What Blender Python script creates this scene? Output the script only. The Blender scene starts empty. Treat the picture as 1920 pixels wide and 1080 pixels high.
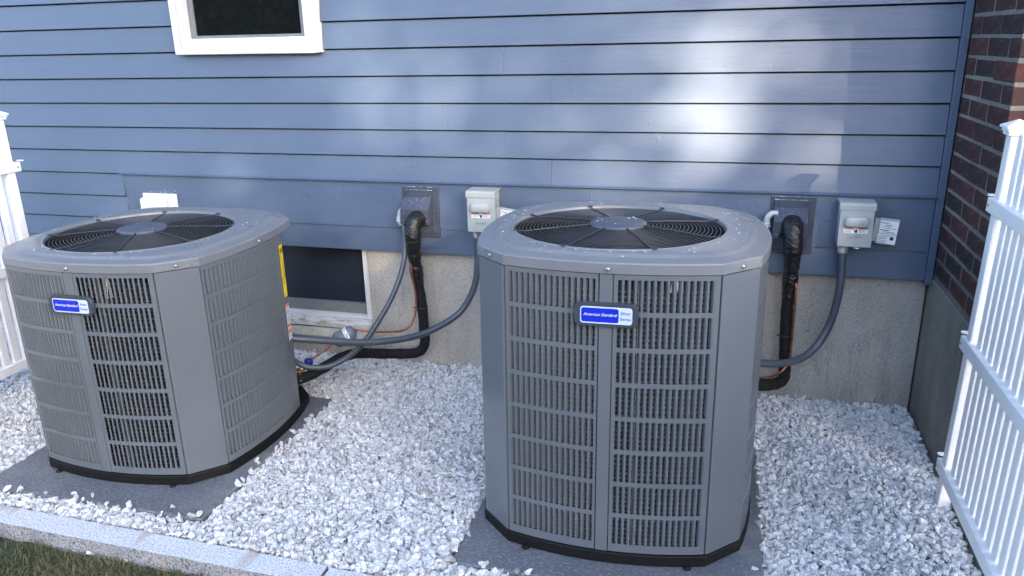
import bpy, bmesh, math, random
import numpy as np
from mathutils import Matrix, Vector, Euler

random.seed(11)
rng = np.random.default_rng(7)
S = bpy.context.scene
COL = S.collection

# ------------------------------------------------------------------ camera, sky, sun, exposure
cam_d = bpy.data.cameras.new('camera')
cam = bpy.data.objects.new('camera', cam_d)
COL.objects.link(cam)
S.camera = cam
cam_d.sensor_width = 36.0
cam_d.lens = 1446.84 / 1920 * 36.0
cam_d.clip_start = 0.05
cam_d.clip_end = 2000
R = Matrix(((0.963365, -0.062954, 0.260699), (0.267367, 0.30165, -0.915162), (-0.021027, 0.951338, 0.307431)))
cam.matrix_world = Matrix.Translation((0.256, -3.1847, 1.485)) @ R.to_4x4()

SUN = Vector((0.556, -0.772, 0.309)).normalized()      # towards the sun
SUN_EL = math.asin(SUN.z)
SUN_ROT = math.atan2(SUN.x, SUN.y)
world = bpy.data.worlds.new('World')
S.world = world
world.use_nodes = True
wt = world.node_tree
bg = wt.nodes['Background']
sky = wt.nodes.new('ShaderNodeTexSky')
sky.sky_type = 'NISHITA'
sky.sun_disc = False
sky.sun_elevation = SUN_EL
sky.sun_rotation = SUN_ROT
sky.air_density = 0.6
sky.dust_density = 1.0
sky.ozone_density = 0.0
wt.links.new(sky.outputs[0], bg.inputs['Color'])
bg.inputs['Strength'].default_value = 0.15

sun_d = bpy.data.lights.new('sun', 'SUN')
sun_d.energy = 3.2
sun_d.angle = math.radians(0.53)
sun_d.color = (1.0, 0.82, 0.60)
sun_o = bpy.data.objects.new('sun', sun_d)
sun_o.rotation_euler = (-SUN).to_track_quat('-Z', 'Y').to_euler()
COL.objects.link(sun_o)

S.view_settings.view_transform = 'Standard'
S.view_settings.look = 'None'
S.view_settings.exposure = 3.1
S.view_settings.gamma = 1.0
S.view_settings.use_curve_mapping = False
S.cycles.max_bounces = 6
S.cycles.use_denoising = True
S.cycles.denoising_prefilter = 'ACCURATE'
S.cycles.use_adaptive_sampling = False

# ------------------------------------------------------------------ materials
class N:
    """small node-tree writer"""
    def __init__(self, name):
        self.m = bpy.data.materials.new(name)
        self.m.use_nodes = True
        self.t = self.m.node_tree
        self.p = self.t.nodes['Principled BSDF']
    def add(self, kind, **kw):
        n = self.t.nodes.new(kind)
        for k, v in kw.items():
            setattr(n, k, v)
        return n
    def link(self, a, b):
        self.t.links.new(a, b)
    def coord(self, scale=(1, 1, 1), kind='Object'):
        tc = self.add('ShaderNodeTexCoord')
        mp = self.add('ShaderNodeMapping')
        mp.inputs['Scale'].default_value = scale
        self.link(tc.outputs[kind], mp.inputs[0])
        return mp.outputs[0]
    def noise(self, vec, scale, detail=4, rough=0.55):
        n = self.add('ShaderNodeTexNoise')
        n.inputs['Scale'].default_value = scale
        n.inputs['Detail'].default_value = detail
        n.inputs['Roughness'].default_value = rough
        self.link(vec, n.inputs['Vector'])
        return n.outputs[0]
    def ramp(self, fac, stops):
        r = self.add('ShaderNodeValToRGB')
        e = r.color_ramp.elements
        while len(e) < len(stops):
            e.new(0.5)
        for el, (pos, c) in zip(e, stops):
            el.position = pos
            el.color = (*c, 1) if len(c) == 3 else c
        self.link(fac, r.inputs[0])
        return r.outputs[0]
    def mix(self, fac, a, b, mode='MIX'):
        n = self.add('ShaderNodeMix', data_type='RGBA', blend_type=mode)
        for inp, v in ((n.inputs[0], fac), (n.inputs[6], a), (n.inputs[7], b)):
            if isinstance(v, (int, float)):
                inp.default_value = v
            elif isinstance(v, tuple):
                inp.default_value = (*v, 1)
            else:
                self.link(v, inp)
        return n.outputs[2]
    def bump(self, h, strength=0.3, dist=0.002, normal=None):
        b = self.add('ShaderNodeBump')
        b.inputs['Strength'].default_value = strength
        b.inputs['Distance'].default_value = dist
        self.link(h, b.inputs['Height'])
        if normal is not None:
            self.link(normal, b.inputs['Normal'])
        self.link(b.outputs[0], self.p.inputs['Normal'])
        return b.outputs[0]
    def math(self, op, a, b=0.5):
        n = self.add('ShaderNodeMath', operation=op)
        for i, v in enumerate((a, b)):
            if isinstance(v, (int, float)):
                n.inputs[i].default_value = v
            else:
                self.link(v, n.inputs[i])
        return n.outputs[0]
    def color(self, c):
        if isinstance(c, tuple):
            self.p.inputs['Base Color'].default_value = (*c, 1)
        else:
            self.link(c, self.p.inputs['Base Color'])
    def rough(self, r):
        if isinstance(r, (int, float)):
            self.p.inputs['Roughness'].default_value = r
        else:
            self.link(r, self.p.inputs['Roughness'])
    def rnd(self):
        return self.add('ShaderNodeObjectInfo').outputs['Random']

def g3(v):
    return (v, v, v)

def plain(name, c, rough=0.5, metal=0.0, vary=0.12, scale=40, bump=0.0, spec=0.5):
    n = N(name)
    v = n.coord()
    f = n.noise(v, scale, 5)
    lo = tuple(x * (1 - vary) for x in c)
    hi = tuple(min(1, x * (1 + vary)) for x in c)
    n.color(n.ramp(f, [(0.3, lo), (0.7, hi)]))
    rr = n.noise(v, scale * 0.4, 3)
    n.rough(n.ramp(rr, [(0.3, g3(max(0.02, rough * 0.85))), (0.7, g3(min(1, rough * 1.18)))]))
    n.p.inputs['Metallic'].default_value = metal
    n.p.inputs['Specular IOR Level'].default_value = spec
    if bump:
        n.bump(n.noise(v, scale * 2.5, 4), bump, 0.001)
    return n.m

M = {}

def make_siding():
    n = N('blue_house_paint')
    v = n.coord()
    vs = n.coord((0.9, 8, 16))
    grain = n.noise(vs, 6, 7, 0.72)
    blot = n.noise(v, 2.3, 3)
    base = n.ramp(blot, [(0.3, (0.036, 0.066, 0.121)), (0.7, (0.042, 0.074, 0.132))])
    tint = n.math('MULTIPLY_ADD', n.rnd(), 0.03)
    tint.node.inputs[2].default_value = 0.985
    cmb = n.add('ShaderNodeCombineColor')
    for i in range(3):
        n.link(tint, cmb.inputs[i])
    base = n.mix(1.0, base, cmb.outputs[0], 'MULTIPLY')
    n.color(base)
    n.rough(n.ramp(grain, [(0.3, g3(0.50)), (0.7, g3(0.64))]))
    n.p.inputs['Specular IOR Level'].default_value = 1.0
    n.p.inputs['Coat Weight'].default_value = 0.7
    n.p.inputs['Coat Roughness'].default_value = 0.55
    # paint film: brush grain, and the raised outlines of old flaked coats
    vo = n.noise(v, 3.2, 5, 0.6)
    edge = n.ramp(vo, [(0.61, g3(0)), (0.622, g3(1))])
    h = n.mix(0.40, grain, edge)
    n.bump(h, 0.6, 0.0028)
    return n.m
M['siding'] = make_siding()

def make_concrete(name, dark, light, stain=0.5):
    n = N(name)
    v = n.coord()
    big = n.noise(v, 2.2, 5)
    fine = n.noise(v, 160, 4, 0.7)
    base = n.ramp(big, [(0.3, dark), (0.7, light)])
    sp = n.ramp(fine, [(0.3, g3(0.45)), (0.5, g3(1.0)), (0.72, g3(1.3))])
    base = n.mix(0.8, base, sp, 'MULTIPLY')
    streak = n.noise(n.coord((3.2, 3.2, 0.8)), 1.6, 6, 0.65)
    st = n.ramp(streak, [(0.42, g3(1.0)), (0.72, g3(1.0 - stain))])
    base = n.mix(1.0, base, st, 'MULTIPLY')
    vor = n.add('ShaderNodeTexVoronoi')
    vor.inputs['Scale'].default_value = 46
    n.link(v, vor.inputs['Vector'])
    pit = n.ramp(vor.outputs['Distance'], [(0.06, g3(0)), (0.16, g3(1))])
    pm = n.noise(v, 14, 2)
    pit = n.mix(n.ramp(pm, [(0.46, g3(0)), (0.54, g3(1))]), g3(1.0), pit)
    base = n.mix(0.75, base, pit, 'MULTIPLY')
    crk = n.noise(n.coord((5, 5, 0.7)), 1.3, 8, 0.7)
    crk = n.ramp(crk, [(0.485, g3(1)), (0.50, g3(0.72)), (0.515, g3(1))])
    cm = n.ramp(n.noise(v, 1.7, 2), [(0.52, g3(0)), (0.58, g3(1))])
    base = n.mix(1.0, base, n.mix(cm, g3(1.0), crk), 'MULTIPLY')
    n.color(base)
    n.rough(0.9)
    h = n.mix(0.5, fine, pit)
    n.bump(h, 0.5, 0.003)
    return n.m
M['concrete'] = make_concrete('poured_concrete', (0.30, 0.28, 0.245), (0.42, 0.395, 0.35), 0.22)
M['concrete_dark'] = make_concrete('dark_concrete', (0.16, 0.150, 0.125), (0.26, 0.246, 0.21), 0.3)  # darker, browner concrete for the base under the brick
M['stucco'] = make_concrete('sand_coloured_mortar', (0.36, 0.34, 0.28), (0.46, 0.44, 0.36), 0.15)

def make_brick():
    n = N('clinker_brick')
    v = n.coord()
    f = n.noise(v, 30, 6, 0.65)
    r = n.rnd()
    a = n.ramp(r, [(0.0, (0.024, 0.014, 0.014)), (0.45, (0.050, 0.015, 0.014)), (1.0, (0.085, 0.022, 0.019))])
    spot = n.ramp(n.noise(v, 11, 4), [(0.42, g3(0.35)), (0.62, g3(1.0))])
    a = n.mix(0.75, a, spot, 'MULTIPLY')
    w = n.ramp(n.noise(v, 55, 8, 0.75), [(0.56, g3(0)), (0.66, g3(1))])
    wm = n.ramp(n.noise(v, 7, 3), [(0.40, g3(0)), (0.62, g3(0.8))])
    wf = n.math('MULTIPLY', w, wm)
    n.color(n.mix(wf, a, (0.42, 0.40, 0.38)))
    n.rough(0.82)
    n.bump(f, 0.6, 0.003)
    return n.m
M['brick'] = make_brick()
M['mortar'] = make_concrete('old_mortar', (0.105, 0.102, 0.090), (0.21, 0.205, 0.185), 0.35)

def make_case():
    n = N('grey_cabinet_enamel')
    v = n.coord()
    c = n.ramp(n.noise(v, 3, 6, 0.6), [(0.2, (0.113, 0.124, 0.135)), (0.8, (0.126, 0.138, 0.149))])
    sp = n.ramp(n.noise(v, 150, 2, 0.5), [(0.74, g3(0)), (0.80, g3(0.30))])
    n.color(n.mix(sp, c, (0.36, 0.37, 0.38)))
    n.rough(n.ramp(n.noise(v, 7, 6, 0.65), [(0.25, g3(0.13)), (0.75, g3(0.24))]))
    return n.m
M['case'] = make_case()
def make_cover():
    n = N('grey_cover_enamel')
    v = n.coord()
    c = n.ramp(n.noise(v, 9, 5, 0.6), [(0.3, (0.150, 0.158, 0.166)), (0.7, (0.168, 0.176, 0.184))])
    sc = n.ramp(n.noise(v, 75, 3, 0.5), [(0.70, g3(0)), (0.78, g3(0.12))])
    n.color(n.mix(sc, c, (0.5, 0.5, 0.5)))
    n.rough(n.ramp(n.noise(v, 5, 6, 0.7), [(0.2, g3(0.24)), (0.8, g3(0.36))]))
    return n.m
M['cover'] = make_cover()
M['black_pan'] = None
def make_pan():
    n = N('speckled_black_polymer')
    v = n.coord()
    s = n.ramp(n.noise(v, 420, 2, 0.5), [(0.66, g3(0.005)), (0.76, g3(0.09))])
    n.color(s)
    n.p.inputs['Specular IOR Level'].default_value = 0.25
    n.rough(0.6)
    return n.m
M['black_pan'] = make_pan()
M['grille'] = plain('black_coated_wire', (0.034, 0.038, 0.045), 0.35, 0, 0.1, 30)
M['hub'] = plain('slate_plastic_disc', (0.062, 0.075, 0.095), 0.42, 0, 0.12, 25)
M['fan'] = plain('dark_fan_blade', (0.006, 0.006, 0.0065), 0.5, 0, 0.2, 20)
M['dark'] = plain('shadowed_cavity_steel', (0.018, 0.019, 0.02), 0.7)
M['screw'] = plain('zinc_screw', (0.42, 0.43, 0.44), 0.3, 0.9, 0.15, 60)

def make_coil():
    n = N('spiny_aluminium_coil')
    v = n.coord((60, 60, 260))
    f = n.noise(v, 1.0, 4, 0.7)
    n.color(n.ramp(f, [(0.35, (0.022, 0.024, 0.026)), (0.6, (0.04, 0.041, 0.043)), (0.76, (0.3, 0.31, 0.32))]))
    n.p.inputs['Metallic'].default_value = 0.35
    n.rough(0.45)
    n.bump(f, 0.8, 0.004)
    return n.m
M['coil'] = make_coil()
M['tube'] = plain('aluminium_tube', (0.16, 0.165, 0.17), 0.36, 0.7, 0.6, 90)

def make_pad():
    n = N('slate_grey_equipment_pad')
    v = n.coord()
    a = n.ramp(n.noise(v, 7, 6, 0.7), [(0.3, (0.085, 0.090, 0.100)), (0.7, (0.125, 0.132, 0.143))])
    s = n.ramp(n.noise(n.coord((60, 90, 70)), 1.4, 5, 0.7), [(0.50, g3(0)), (0.62, g3(0.75))])
    b = n.mix(s, a, (0.25, 0.26, 0.275))
    d = n.ramp(n.noise(v, 3.1, 4), [(0.54, g3(0)), (0.66, g3(0.5))])
    n.color(n.mix(d, b, (0.24, 0.245, 0.225)))
    n.rough(n.ramp(n.noise(v, 16, 4), [(0.35, g3(0.32)), (0.65, g3(0.6))]))
    n.bump(n.noise(v, 70, 4), 0.25, 0.002)
    return n.m
M['pad'] = make_pad()

def make_stone():
    n = N('white_crushed_marble')
    v = n.coord()
    geo = n.add('ShaderNodeAttribute')
    geo.attribute_name = 'tone'
    base = n.ramp(geo.outputs['Fac'], [(0.0, (0.26, 0.25, 0.23)), (0.12, (0.42, 0.415, 0.40)), (0.40, (0.58, 0.58, 0.57)), (0.8, (0.70, 0.70, 0.69)), (1.0, (0.78, 0.775, 0.765))])
    sp = n.ramp(n.noise(v, 260, 3, 0.75), [(0.36, g3(0.30)), (0.50, g3(0.92)), (0.7, g3(1.14))])
    n.color(n.mix(0.85, base, sp, 'MULTIPLY'))
    n.rough(0.75)
    n.bump(n.noise(v, 240, 3), 0.5, 0.001)
    return n.m
M['stone'] = make_stone()

def make_granite(name, lo, hi, sc):
    n = N(name)
    v = n.coord()
    f = n.noise(v, sc, 5, 0.8)
    b = n.ramp(f, [(0.38, lo), (0.54, hi), (0.75, tuple(min(1, x * 1.15) for x in hi))])
    st = n.ramp(n.noise(n.coord((9, 3, 3)), 1.1, 3), [(0.57, g3(0)), (0.66, g3(0.6))])
    n.color(n.mix(st, b, (0.36, 0.28, 0.20)))
    n.rough(0.7)
    n.bump(f, 0.6, 0.003)
    return n.m
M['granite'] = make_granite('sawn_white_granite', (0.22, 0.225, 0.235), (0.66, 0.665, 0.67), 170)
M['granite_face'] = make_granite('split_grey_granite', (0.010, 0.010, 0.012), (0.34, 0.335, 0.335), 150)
M['soil'] = plain('dry_topsoil', (0.075, 0.052, 0.036), 0.95, 0, 0.5, 25, 0.8)
M['turf'] = plain('worn_turf_soil', (0.036, 0.042, 0.020), 0.95, 0, 0.5, 25, 0.8)
M['gravel_base'] = plain('stone_dust_bed', (0.26, 0.26, 0.255), 0.95, 0, 0.4, 60, 0.6)

def make_grass():
    n = N('tired_lawn_grass')
    a = n.add('ShaderNodeAttribute')
    a.attribute_name = 'tone'
    n.color(n.ramp(a.outputs['Fac'], [(0.0, (0.034, 0.050, 0.013)), (0.35, (0.072, 0.080, 0.024)), (0.65, (0.12, 0.10, 0.042)), (1.0, (0.24, 0.18, 0.095))]))
    n.rough(0.6)
    return n.m
M['grass'] = make_grass()
M['vinyl'] = plain('white_vinyl', (0.74, 0.735, 0.72), 0.34, 0, 0.03, 12)
M['white_trim'] = plain('white_painted_trim', (0.60, 0.60, 0.60), 0.38, 0, 0.04, 14)
M['old_trim'] = None
def make_old():
    n = N('weathered_white_paint')
    v = n.coord((6, 20, 20))
    f = n.noise(v, 3, 6, 0.7)
    n.color(n.ramp(f, [(0.38, (0.24, 0.18, 0.12)), (0.46, (0.45, 0.44, 0.41)), (0.7, (0.62, 0.62, 0.60))]))
    n.rough(0.7)
    n.bump(f, 0.5, 0.002)
    return n.m
M['old_trim'] = make_old()
def make_glass(name, c, r):
    n = N(name)
    n.color(c)
    n.rough(r)
    n.p.inputs['Specular IOR Level'].default_value = 0.6
    return n.m
M['glass'] = make_glass('dark_window_glass', (0.006, 0.007, 0.008), 0.02)
M['screen'] = make_glass('dark_insect_screen', (0.017, 0.023, 0.036), 0.30)
M['sash'] = plain('grey_window_sash', (0.16, 0.17, 0.17), 0.45)
M['sleeve'] = plain('charcoal_vent_plastic', (0.046, 0.056, 0.078), 0.30, 0, 0.1, 30, 0.1)
M['box'] = plain('light_grey_switch_enamel', (0.32, 0.345, 0.335), 0.33, 0, 0.04, 12)
M['conduit'] = None
def make_conduit():
    n = N('grey_flexible_conduit')
    n.color(n.ramp(n.noise(n.coord(), 18, 4), [(0.3, (0.048, 0.060, 0.076)), (0.7, (0.062, 0.076, 0.094))]))
    n.rough(0.36)
    return n.m
M['conduit'] = make_conduit()
M['fitting'] = plain('grey_pvc_fitting', (0.33, 0.36, 0.37), 0.4, 0, 0.1, 30)
def make_foam():
    n = N('black_pipe_insulation')
    v = n.coord()
    d = n.ramp(n.noise(v, 260, 2, 0.5), [(0.66, g3(0.010)), (0.76, g3(0.14))])
    n.color(d)
    n.p.inputs['Specular IOR Level'].default_value = 0.2
    n.rough(0.7)
    n.bump(n.noise(n.coord((1, 1, 1)), 170, 3), 0.9, 0.003)
    return n.m
M['foam'] = make_foam()
def make_tape():
    n = N('black_vinyl_tape')
    v = n.coord()
    n.color(n.ramp(n.noise(v, 25, 3), [(0.3, g3(0.004)), (0.7, g3(0.010))]))
    n.rough(0.30)
    n.bump(n.noise(n.coord((1, 1, 1.6)), 32, 4, 0.6), 0.9, 0.012)
    return n.m
M['tape'] = make_tape()
M['copper'] = plain('dull_copper', (0.36, 0.135, 0.075), 0.38, 0.85, 0.35, 40)
M['brass'] = plain('bright_brass', (0.62, 0.45, 0.17), 0.22, 0.95, 0.15, 50)
M['drier'] = plain('grey_filter_drier_paint', (0.13, 0.15, 0.17), 0.42, 0, 0.12, 30)
M['blue_cap'] = plain('deep_blue_plastic', (0.010, 0.016, 0.22), 0.35, 0, 0.1, 30)
M['red_cap'] = plain('red_handle_plastic', (0.30, 0.012, 0.014), 0.35, 0, 0.1, 30)
M['badge'] = plain('slate_badge_plastic', (0.040, 0.048, 0.060), 0.36, 0, 0.08, 30)
M['badge_blue'] = plain('royal_blue_print', (0.004, 0.022, 0.43), 0.3, 0, 0.04, 30)
M['badge_silver'] = plain('silver_blue_print', (0.50, 0.58, 0.74), 0.32, 0, 0.04, 30)
M['paper'] = plain('white_paper_label', (0.72, 0.72, 0.71), 0.6, 0, 0.04, 60)
M['ink'] = plain('black_ink', (0.015, 0.015, 0.017), 0.6, 0, 0.1, 60)
M['ink_blue'] = plain('navy_ink', (0.03, 0.05, 0.16), 0.6, 0, 0.1, 60)
M['yellow'] = plain('yellow_guide_label', (0.78, 0.60, 0.012), 0.45, 0, 0.05, 30)
M['orange'] = plain('orange_warning_print', (0.70, 0.13, 0.02), 0.5, 0, 0.06, 30)
M['red_print'] = plain('red_warning_print', (0.55, 0.05, 0.04), 0.5, 0, 0.06, 30)
M['speck'] = plain('white_droplet_glints', (0.75, 0.76, 0.78), 0.35, 0, 0.05, 60)  # opaque near-white that paints the glints on water drops
M['bark'] = plain('grey_tree_bark', (0.10, 0.08, 0.06), 0.9, 0, 0.35, 12, 0.8)
def make_leaf():
    n = N('tree_leaves')
    a = n.add('ShaderNodeAttribute')
    a.attribute_name = 'tone'
    n.color(n.ramp(a.outputs['Fac'], [(0.0, (0.028, 0.055, 0.016)), (1.0, (0.085, 0.12, 0.035))]))
    n.rough(0.55)
    return n.m
M['leaf'] = make_leaf()

# ------------------------------------------------------------------ mesh helpers
class MB:
    def __init__(self):
        self.v, self.f, self.mi = [], [], []
        self.smooth = []
    def face(self, pts, mi=0, smooth=False):
        b = len(self.v)
        self.v += [tuple(p) for p in pts]
        self.f.append(tuple(range(b, b + len(pts))))
        self.mi.append(mi)
        self.smooth.append(smooth)
    def grid(self, rows, close_u=False, mi=0, smooth=True):
        b = len(self.v)
        n = len(rows[0])
        for r in rows:
            self.v += [tuple(p) for p in r]
        for i in range(len(rows) - 1):
            for j in range(n if close_u else n - 1):
                k = (j + 1) % n
                self.f.append((b + i * n + j, b + i * n + k, b + (i + 1) * n + k, b + (i + 1) * n + j))
                self.mi.append(mi)
                self.smooth.append(smooth)
        return b
    def box(self, x0, x1, y0, y1, z0, z1, mi=0):
        b = len(self.v)
        self.v += [(x0, y0, z0), (x1, y0, z0), (x1, y1, z0), (x0, y1, z0), (x0, y0, z1), (x1, y0, z1), (x1, y1, z1), (x0, y1, z1)]
        for q in ((0, 3, 2, 1), (4, 5, 6, 7), (0, 1, 5, 4), (1, 2, 6, 5), (2, 3, 7, 6), (3, 0, 4, 7)):
            self.f.append(tuple(b + i for i in q))
            self.mi.append(mi)
            self.smooth.append(False)
        return self
    def prism(self, poly, z0, z1, axis='z', mi=0, smooth=False):
        """poly: list of 2D points, extruded along axis"""
        def P(a, c, h):
            return (a, c, h) if axis == 'z' else ((h, a, c) if axis == 'x' else (a, h, c))
        b = len(self.v)
        n = len(poly)
        self.v += [P(a, c, z0) for a, c in poly] + [P(a, c, z1) for a, c in poly]
        for i in range(n):
            j = (i + 1) % n
            self.f.append((b + i, b + j, b + n + j, b + n + i))
            self.mi.append(mi)
            self.smooth.append(smooth)
        self.f.append(tuple(b + n - 1 - i for i in range(n)))
        self.f.append(tuple(b + n + i for i in range(n)))
        self.mi += [mi, mi]
        self.smooth += [False, False]
        return self
    def tube(self, path, r, seg=10, mi=0, caps=True, ribs=None):
        P = [Vector(p) for p in path]
        rows = []
        ref = Vector((0, 0, 1))
        last = None
        for i, p in enumerate(P):
            t = (P[min(i + 1, len(P) - 1)] - P[max(i - 1, 0)]).normalized()
            if last is None:
                a = t.cross(ref)
                if a.length < 0.05:
                    a = t.cross(Vector((1, 0, 0)))
            else:
                a = last - t * last.dot(t)
            a.normalize()
            last = a
            c = t.cross(a)
            rr = r[i] if isinstance(r, (list, tuple)) else r
            rows.append([p + (a * math.cos(k) + c * math.sin(k)) * rr for k in [2 * math.pi * j / seg for j in range(seg)]])
        b = self.grid(rows, True, mi, True)
        if caps:
            n = len(rows)
            self.f.append(tuple(b + j for j in range(seg)))
            self.f.append(tuple(b + (n - 1) * seg + seg - 1 - j for j in range(seg)))
            self.mi += [mi, mi]
            self.smooth += [False, False]
        return self
    def ring(self, c, R_, r, seg=72, sec=6, mi=0):
        rows = []
        for i in range(seg + 1):
            a = 2 * math.pi * i / seg
            d = Vector((math.cos(a), math.sin(a), 0))
            rows.append([Vector(c) + d * (R_ + r * math.cos(k)) + Vector((0, 0, r * math.sin(k))) for k in [2 * math.pi * j / sec for j in range(sec)]])
        self.grid(rows, True, mi, True)
        return self
    def lathe(self, prof, c=(0, 0, 0), axis='z', seg=24, mi=0, smooth=True):
        """prof: (radius, height) pairs"""
        rows = []
        for r, h in prof:
            row = []
            for j in range(seg):
                a = 2 * math.pi * j / seg
                x, y = r * math.cos(a), r * math.sin(a)
                if axis == 'z':
                    q = (c[0] + x, c[1] + y, c[2] + h)
                elif axis == 'y':
                    q = (c[0] + x, c[1] - h, c[2] + y)
                else:
                    q = (c[0] + h, c[1] + x, c[2] + y)
                row.append(q)
            rows.append(row)
        self.grid(rows, True, mi, smooth)
        return self
    def mesh(self, name):
        m = bpy.data.meshes.new(name)
        m.from_pydata(self.v, [], self.f)
        m.polygons.foreach_set('material_index', self.mi)
        m.polygons.foreach_set('use_smooth', self.smooth)
        m.update()
        return m
    def build(self, name, mat, parent=None, bevel=0.0, seg=2):
        m = self.mesh(name)
        for x in (mat if isinstance(mat, (list, tuple)) else [mat]):
            m.materials.append(x)
        bm = bmesh.new()
        bm.from_mesh(m)
        bmesh.ops.remove_doubles(bm, verts=bm.verts, dist=1e-6)
        if all(len(e.link_faces) == 2 for e in bm.edges):
            bmesh.ops.recalc_face_normals(bm, faces=bm.faces)
        bm.to_mesh(m)
        bm.free()
        o = bpy.data.objects.new(name, m)
        COL.objects.link(o)
        if parent is not None:
            o.parent = parent
        if bevel:
            b = o.modifiers.new('edge', 'BEVEL')
            b.width = bevel
            b.segments = seg
            b.limit_method = 'ANGLE'
        return o

def tag(o, label, cat, group=None):
    o['label'] = label
    o['category'] = cat
    if group:
        o['group'] = group
    return o

def thing(name, label, cat, loc=(0, 0, 0), rz=0.0, group=None):
    o = bpy.data.objects.new(name, None)
    o.empty_display_size = 0.1
    COL.objects.link(o)
    o.location = loc
    o.rotation_euler = (0, 0, rz)
    return tag(o, label, cat, group)

def structure(o):
    o['kind'] = 'structure'
    return o

def stuff(o):
    o['kind'] = 'stuff'
    return o

def curve_path(pts, n=8):
    """smooth Catmull-Rom path through the points"""
    P = [Vector(p) for p in pts]
    P = [P[0] * 2 - P[1]] + P + [P[-1] * 2 - P[-2]]
    out = []
    for i in range(1, len(P) - 2):
        for k in range(n):
            t = k / n
            a, b, c, d = P[i - 1], P[i], P[i + 1], P[i + 2]
            out.append(0.5 * ((2 * b) + (c - a) * t + (2 * a - 5 * b + 4 * c - d) * t * t + (3 * b - a - 3 * c + d) * t ** 3))
    out.append(P[-2])
    return out

def lettering(body, size, mat, parent, loc, rot, shear=0.0, depth=0.0004, align='CENTER', name='lettering', sx=1.0, spacing=1.0, offset=0.0):
    c = bpy.data.curves.new(name, 'FONT')
    c.body = body
    c.size = size
    c.shear = shear
    c.extrude = depth
    c.offset = offset
    c.align_x = align
    c.align_y = 'CENTER'
    c.resolution_u = 3
    c.space_character = spacing
    t = bpy.data.objects.new(name, c)
    COL.objects.link(t)
    bpy.context.view_layer.update()
    m = bpy.data.meshes.new_from_object(t.evaluated_get(bpy.context.evaluated_depsgraph_get()))
    bpy.data.objects.remove(t)
    bpy.data.curves.remove(c)
    m.name = name
    m.materials.clear()
    m.materials.append(mat)
    o = bpy.data.objects.new(name, m)
    COL.objects.link(o)
    o.parent = parent
    o.location = loc
    o.rotation_euler = rot
    o.scale = (sx, 1, 1)
    return o

def rounded(w, h, r, seg=5, cx=0, cz=0):
    pts = []
    for (sx, sz, a0) in ((1, -1, -90), (1, 1, 0), (-1, 1, 90), (-1, -1, 180)):
        for k in range(seg + 1):
            a = math.radians(a0 + 90 * k / seg)
            pts.append((cx + sx * (w / 2 - r) + r * math.cos(a), cz + sz * (h / 2 - r) + r * math.sin(a)))
    return pts

def numpy_mesh(name, V, F, mat, tone=None, smooth=False):
    """V (n,3), F (m,k) arrays -> one mesh object"""
    m = bpy.data.meshes.new(name)
    k = F.shape[1]
    m.vertices.add(len(V))
    m.vertices.foreach_set('co', V.astype(np.float32).ravel())
    m.loops.add(F.size)
    m.loops.foreach_set('vertex_index', F.astype(np.int32).ravel())
    m.polygons.add(len(F))
    m.polygons.foreach_set('loop_start', np.arange(0, F.size, k, dtype=np.int32))
    m.polygons.foreach_set('use_smooth', np.full(len(F), smooth))
    if tone is not None:
        a = m.attributes.new('tone', 'FLOAT', 'POINT')
        a.data.foreach_set('value', tone.astype(np.float32))
    m.update(calc_edges=True)
    m.materials.append(mat)
    o = bpy.data.objects.new(name, m)
    COL.objects.link(o)
    return o

# ------------------------------------------------------------------ ground
mb = MB()
mb.face([(-300, -300, -0.058), (300, -300, -0.058), (300, 300, -0.058), (-300, 300, -0.058)])
structure(mb.build('ground', M['turf']))
mb = MB()
mb.box(-3.9, 1.04, -1.46, 0.03, -0.08, -0.022)
structure(mb.build('gravel_bed', M['gravel_base']))

# ------------------------------------------------------------------ house wall
LAP = 0.1143
Z0 = 1.345                         # height of the lap line used as datum
house = thing('house', 'blue clapboard house wall with white window and concrete foundation', 'house', (0, 0, 0))

def clapboard(x0, x1, ztop, zbot, jit=0.0):
    m = MB()
    b = 0.0165 + jit
    poly = [(-b, zbot), (-0.0045, ztop - 0.0056), (0.010, ztop - 0.0056), (0.010, zbot)]
    m.prism(poly, x0, x1, 'x')
    return m.build('clapboard', M['siding'], house, 0.0012, 1)

joint = {-1: [-0.664], 0: [-0.462], 1: [-0.923], 2: [-0.665], 3: [-0.464]}
for k in range(-15, 7):
    zt = Z0 - k * LAP
    zb = zt - LAP
    xr = 1.0125
    if k > 3:
        xr = -2.657
    cuts = [-6.0] + [j for j in joint.get(k, []) if j < xr] + [xr]
    if -12 <= k <= -2:             # the window interrupts these courses
        segs = []
        a = -6.0
        segs.append((a, -2.214))
        rest = [-1.480] + [j for j in joint.get(k, []) if j > -1.48] + [xr]
        segs += list(zip(rest[:-1], rest[1:]))
    else:
        segs = list(zip(cuts[:-1], cuts[1:]))
    for i, (a, b) in enumerate(segs):
        bottom = zb
        if k == 6:
            bottom = 0.552
        if k in (-2,) and False:
            pass
        clapboard(a + (0.0002 if i else 0), b - 0.0002, zt, bottom, random.uniform(-0.0012, 0.0012))
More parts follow.
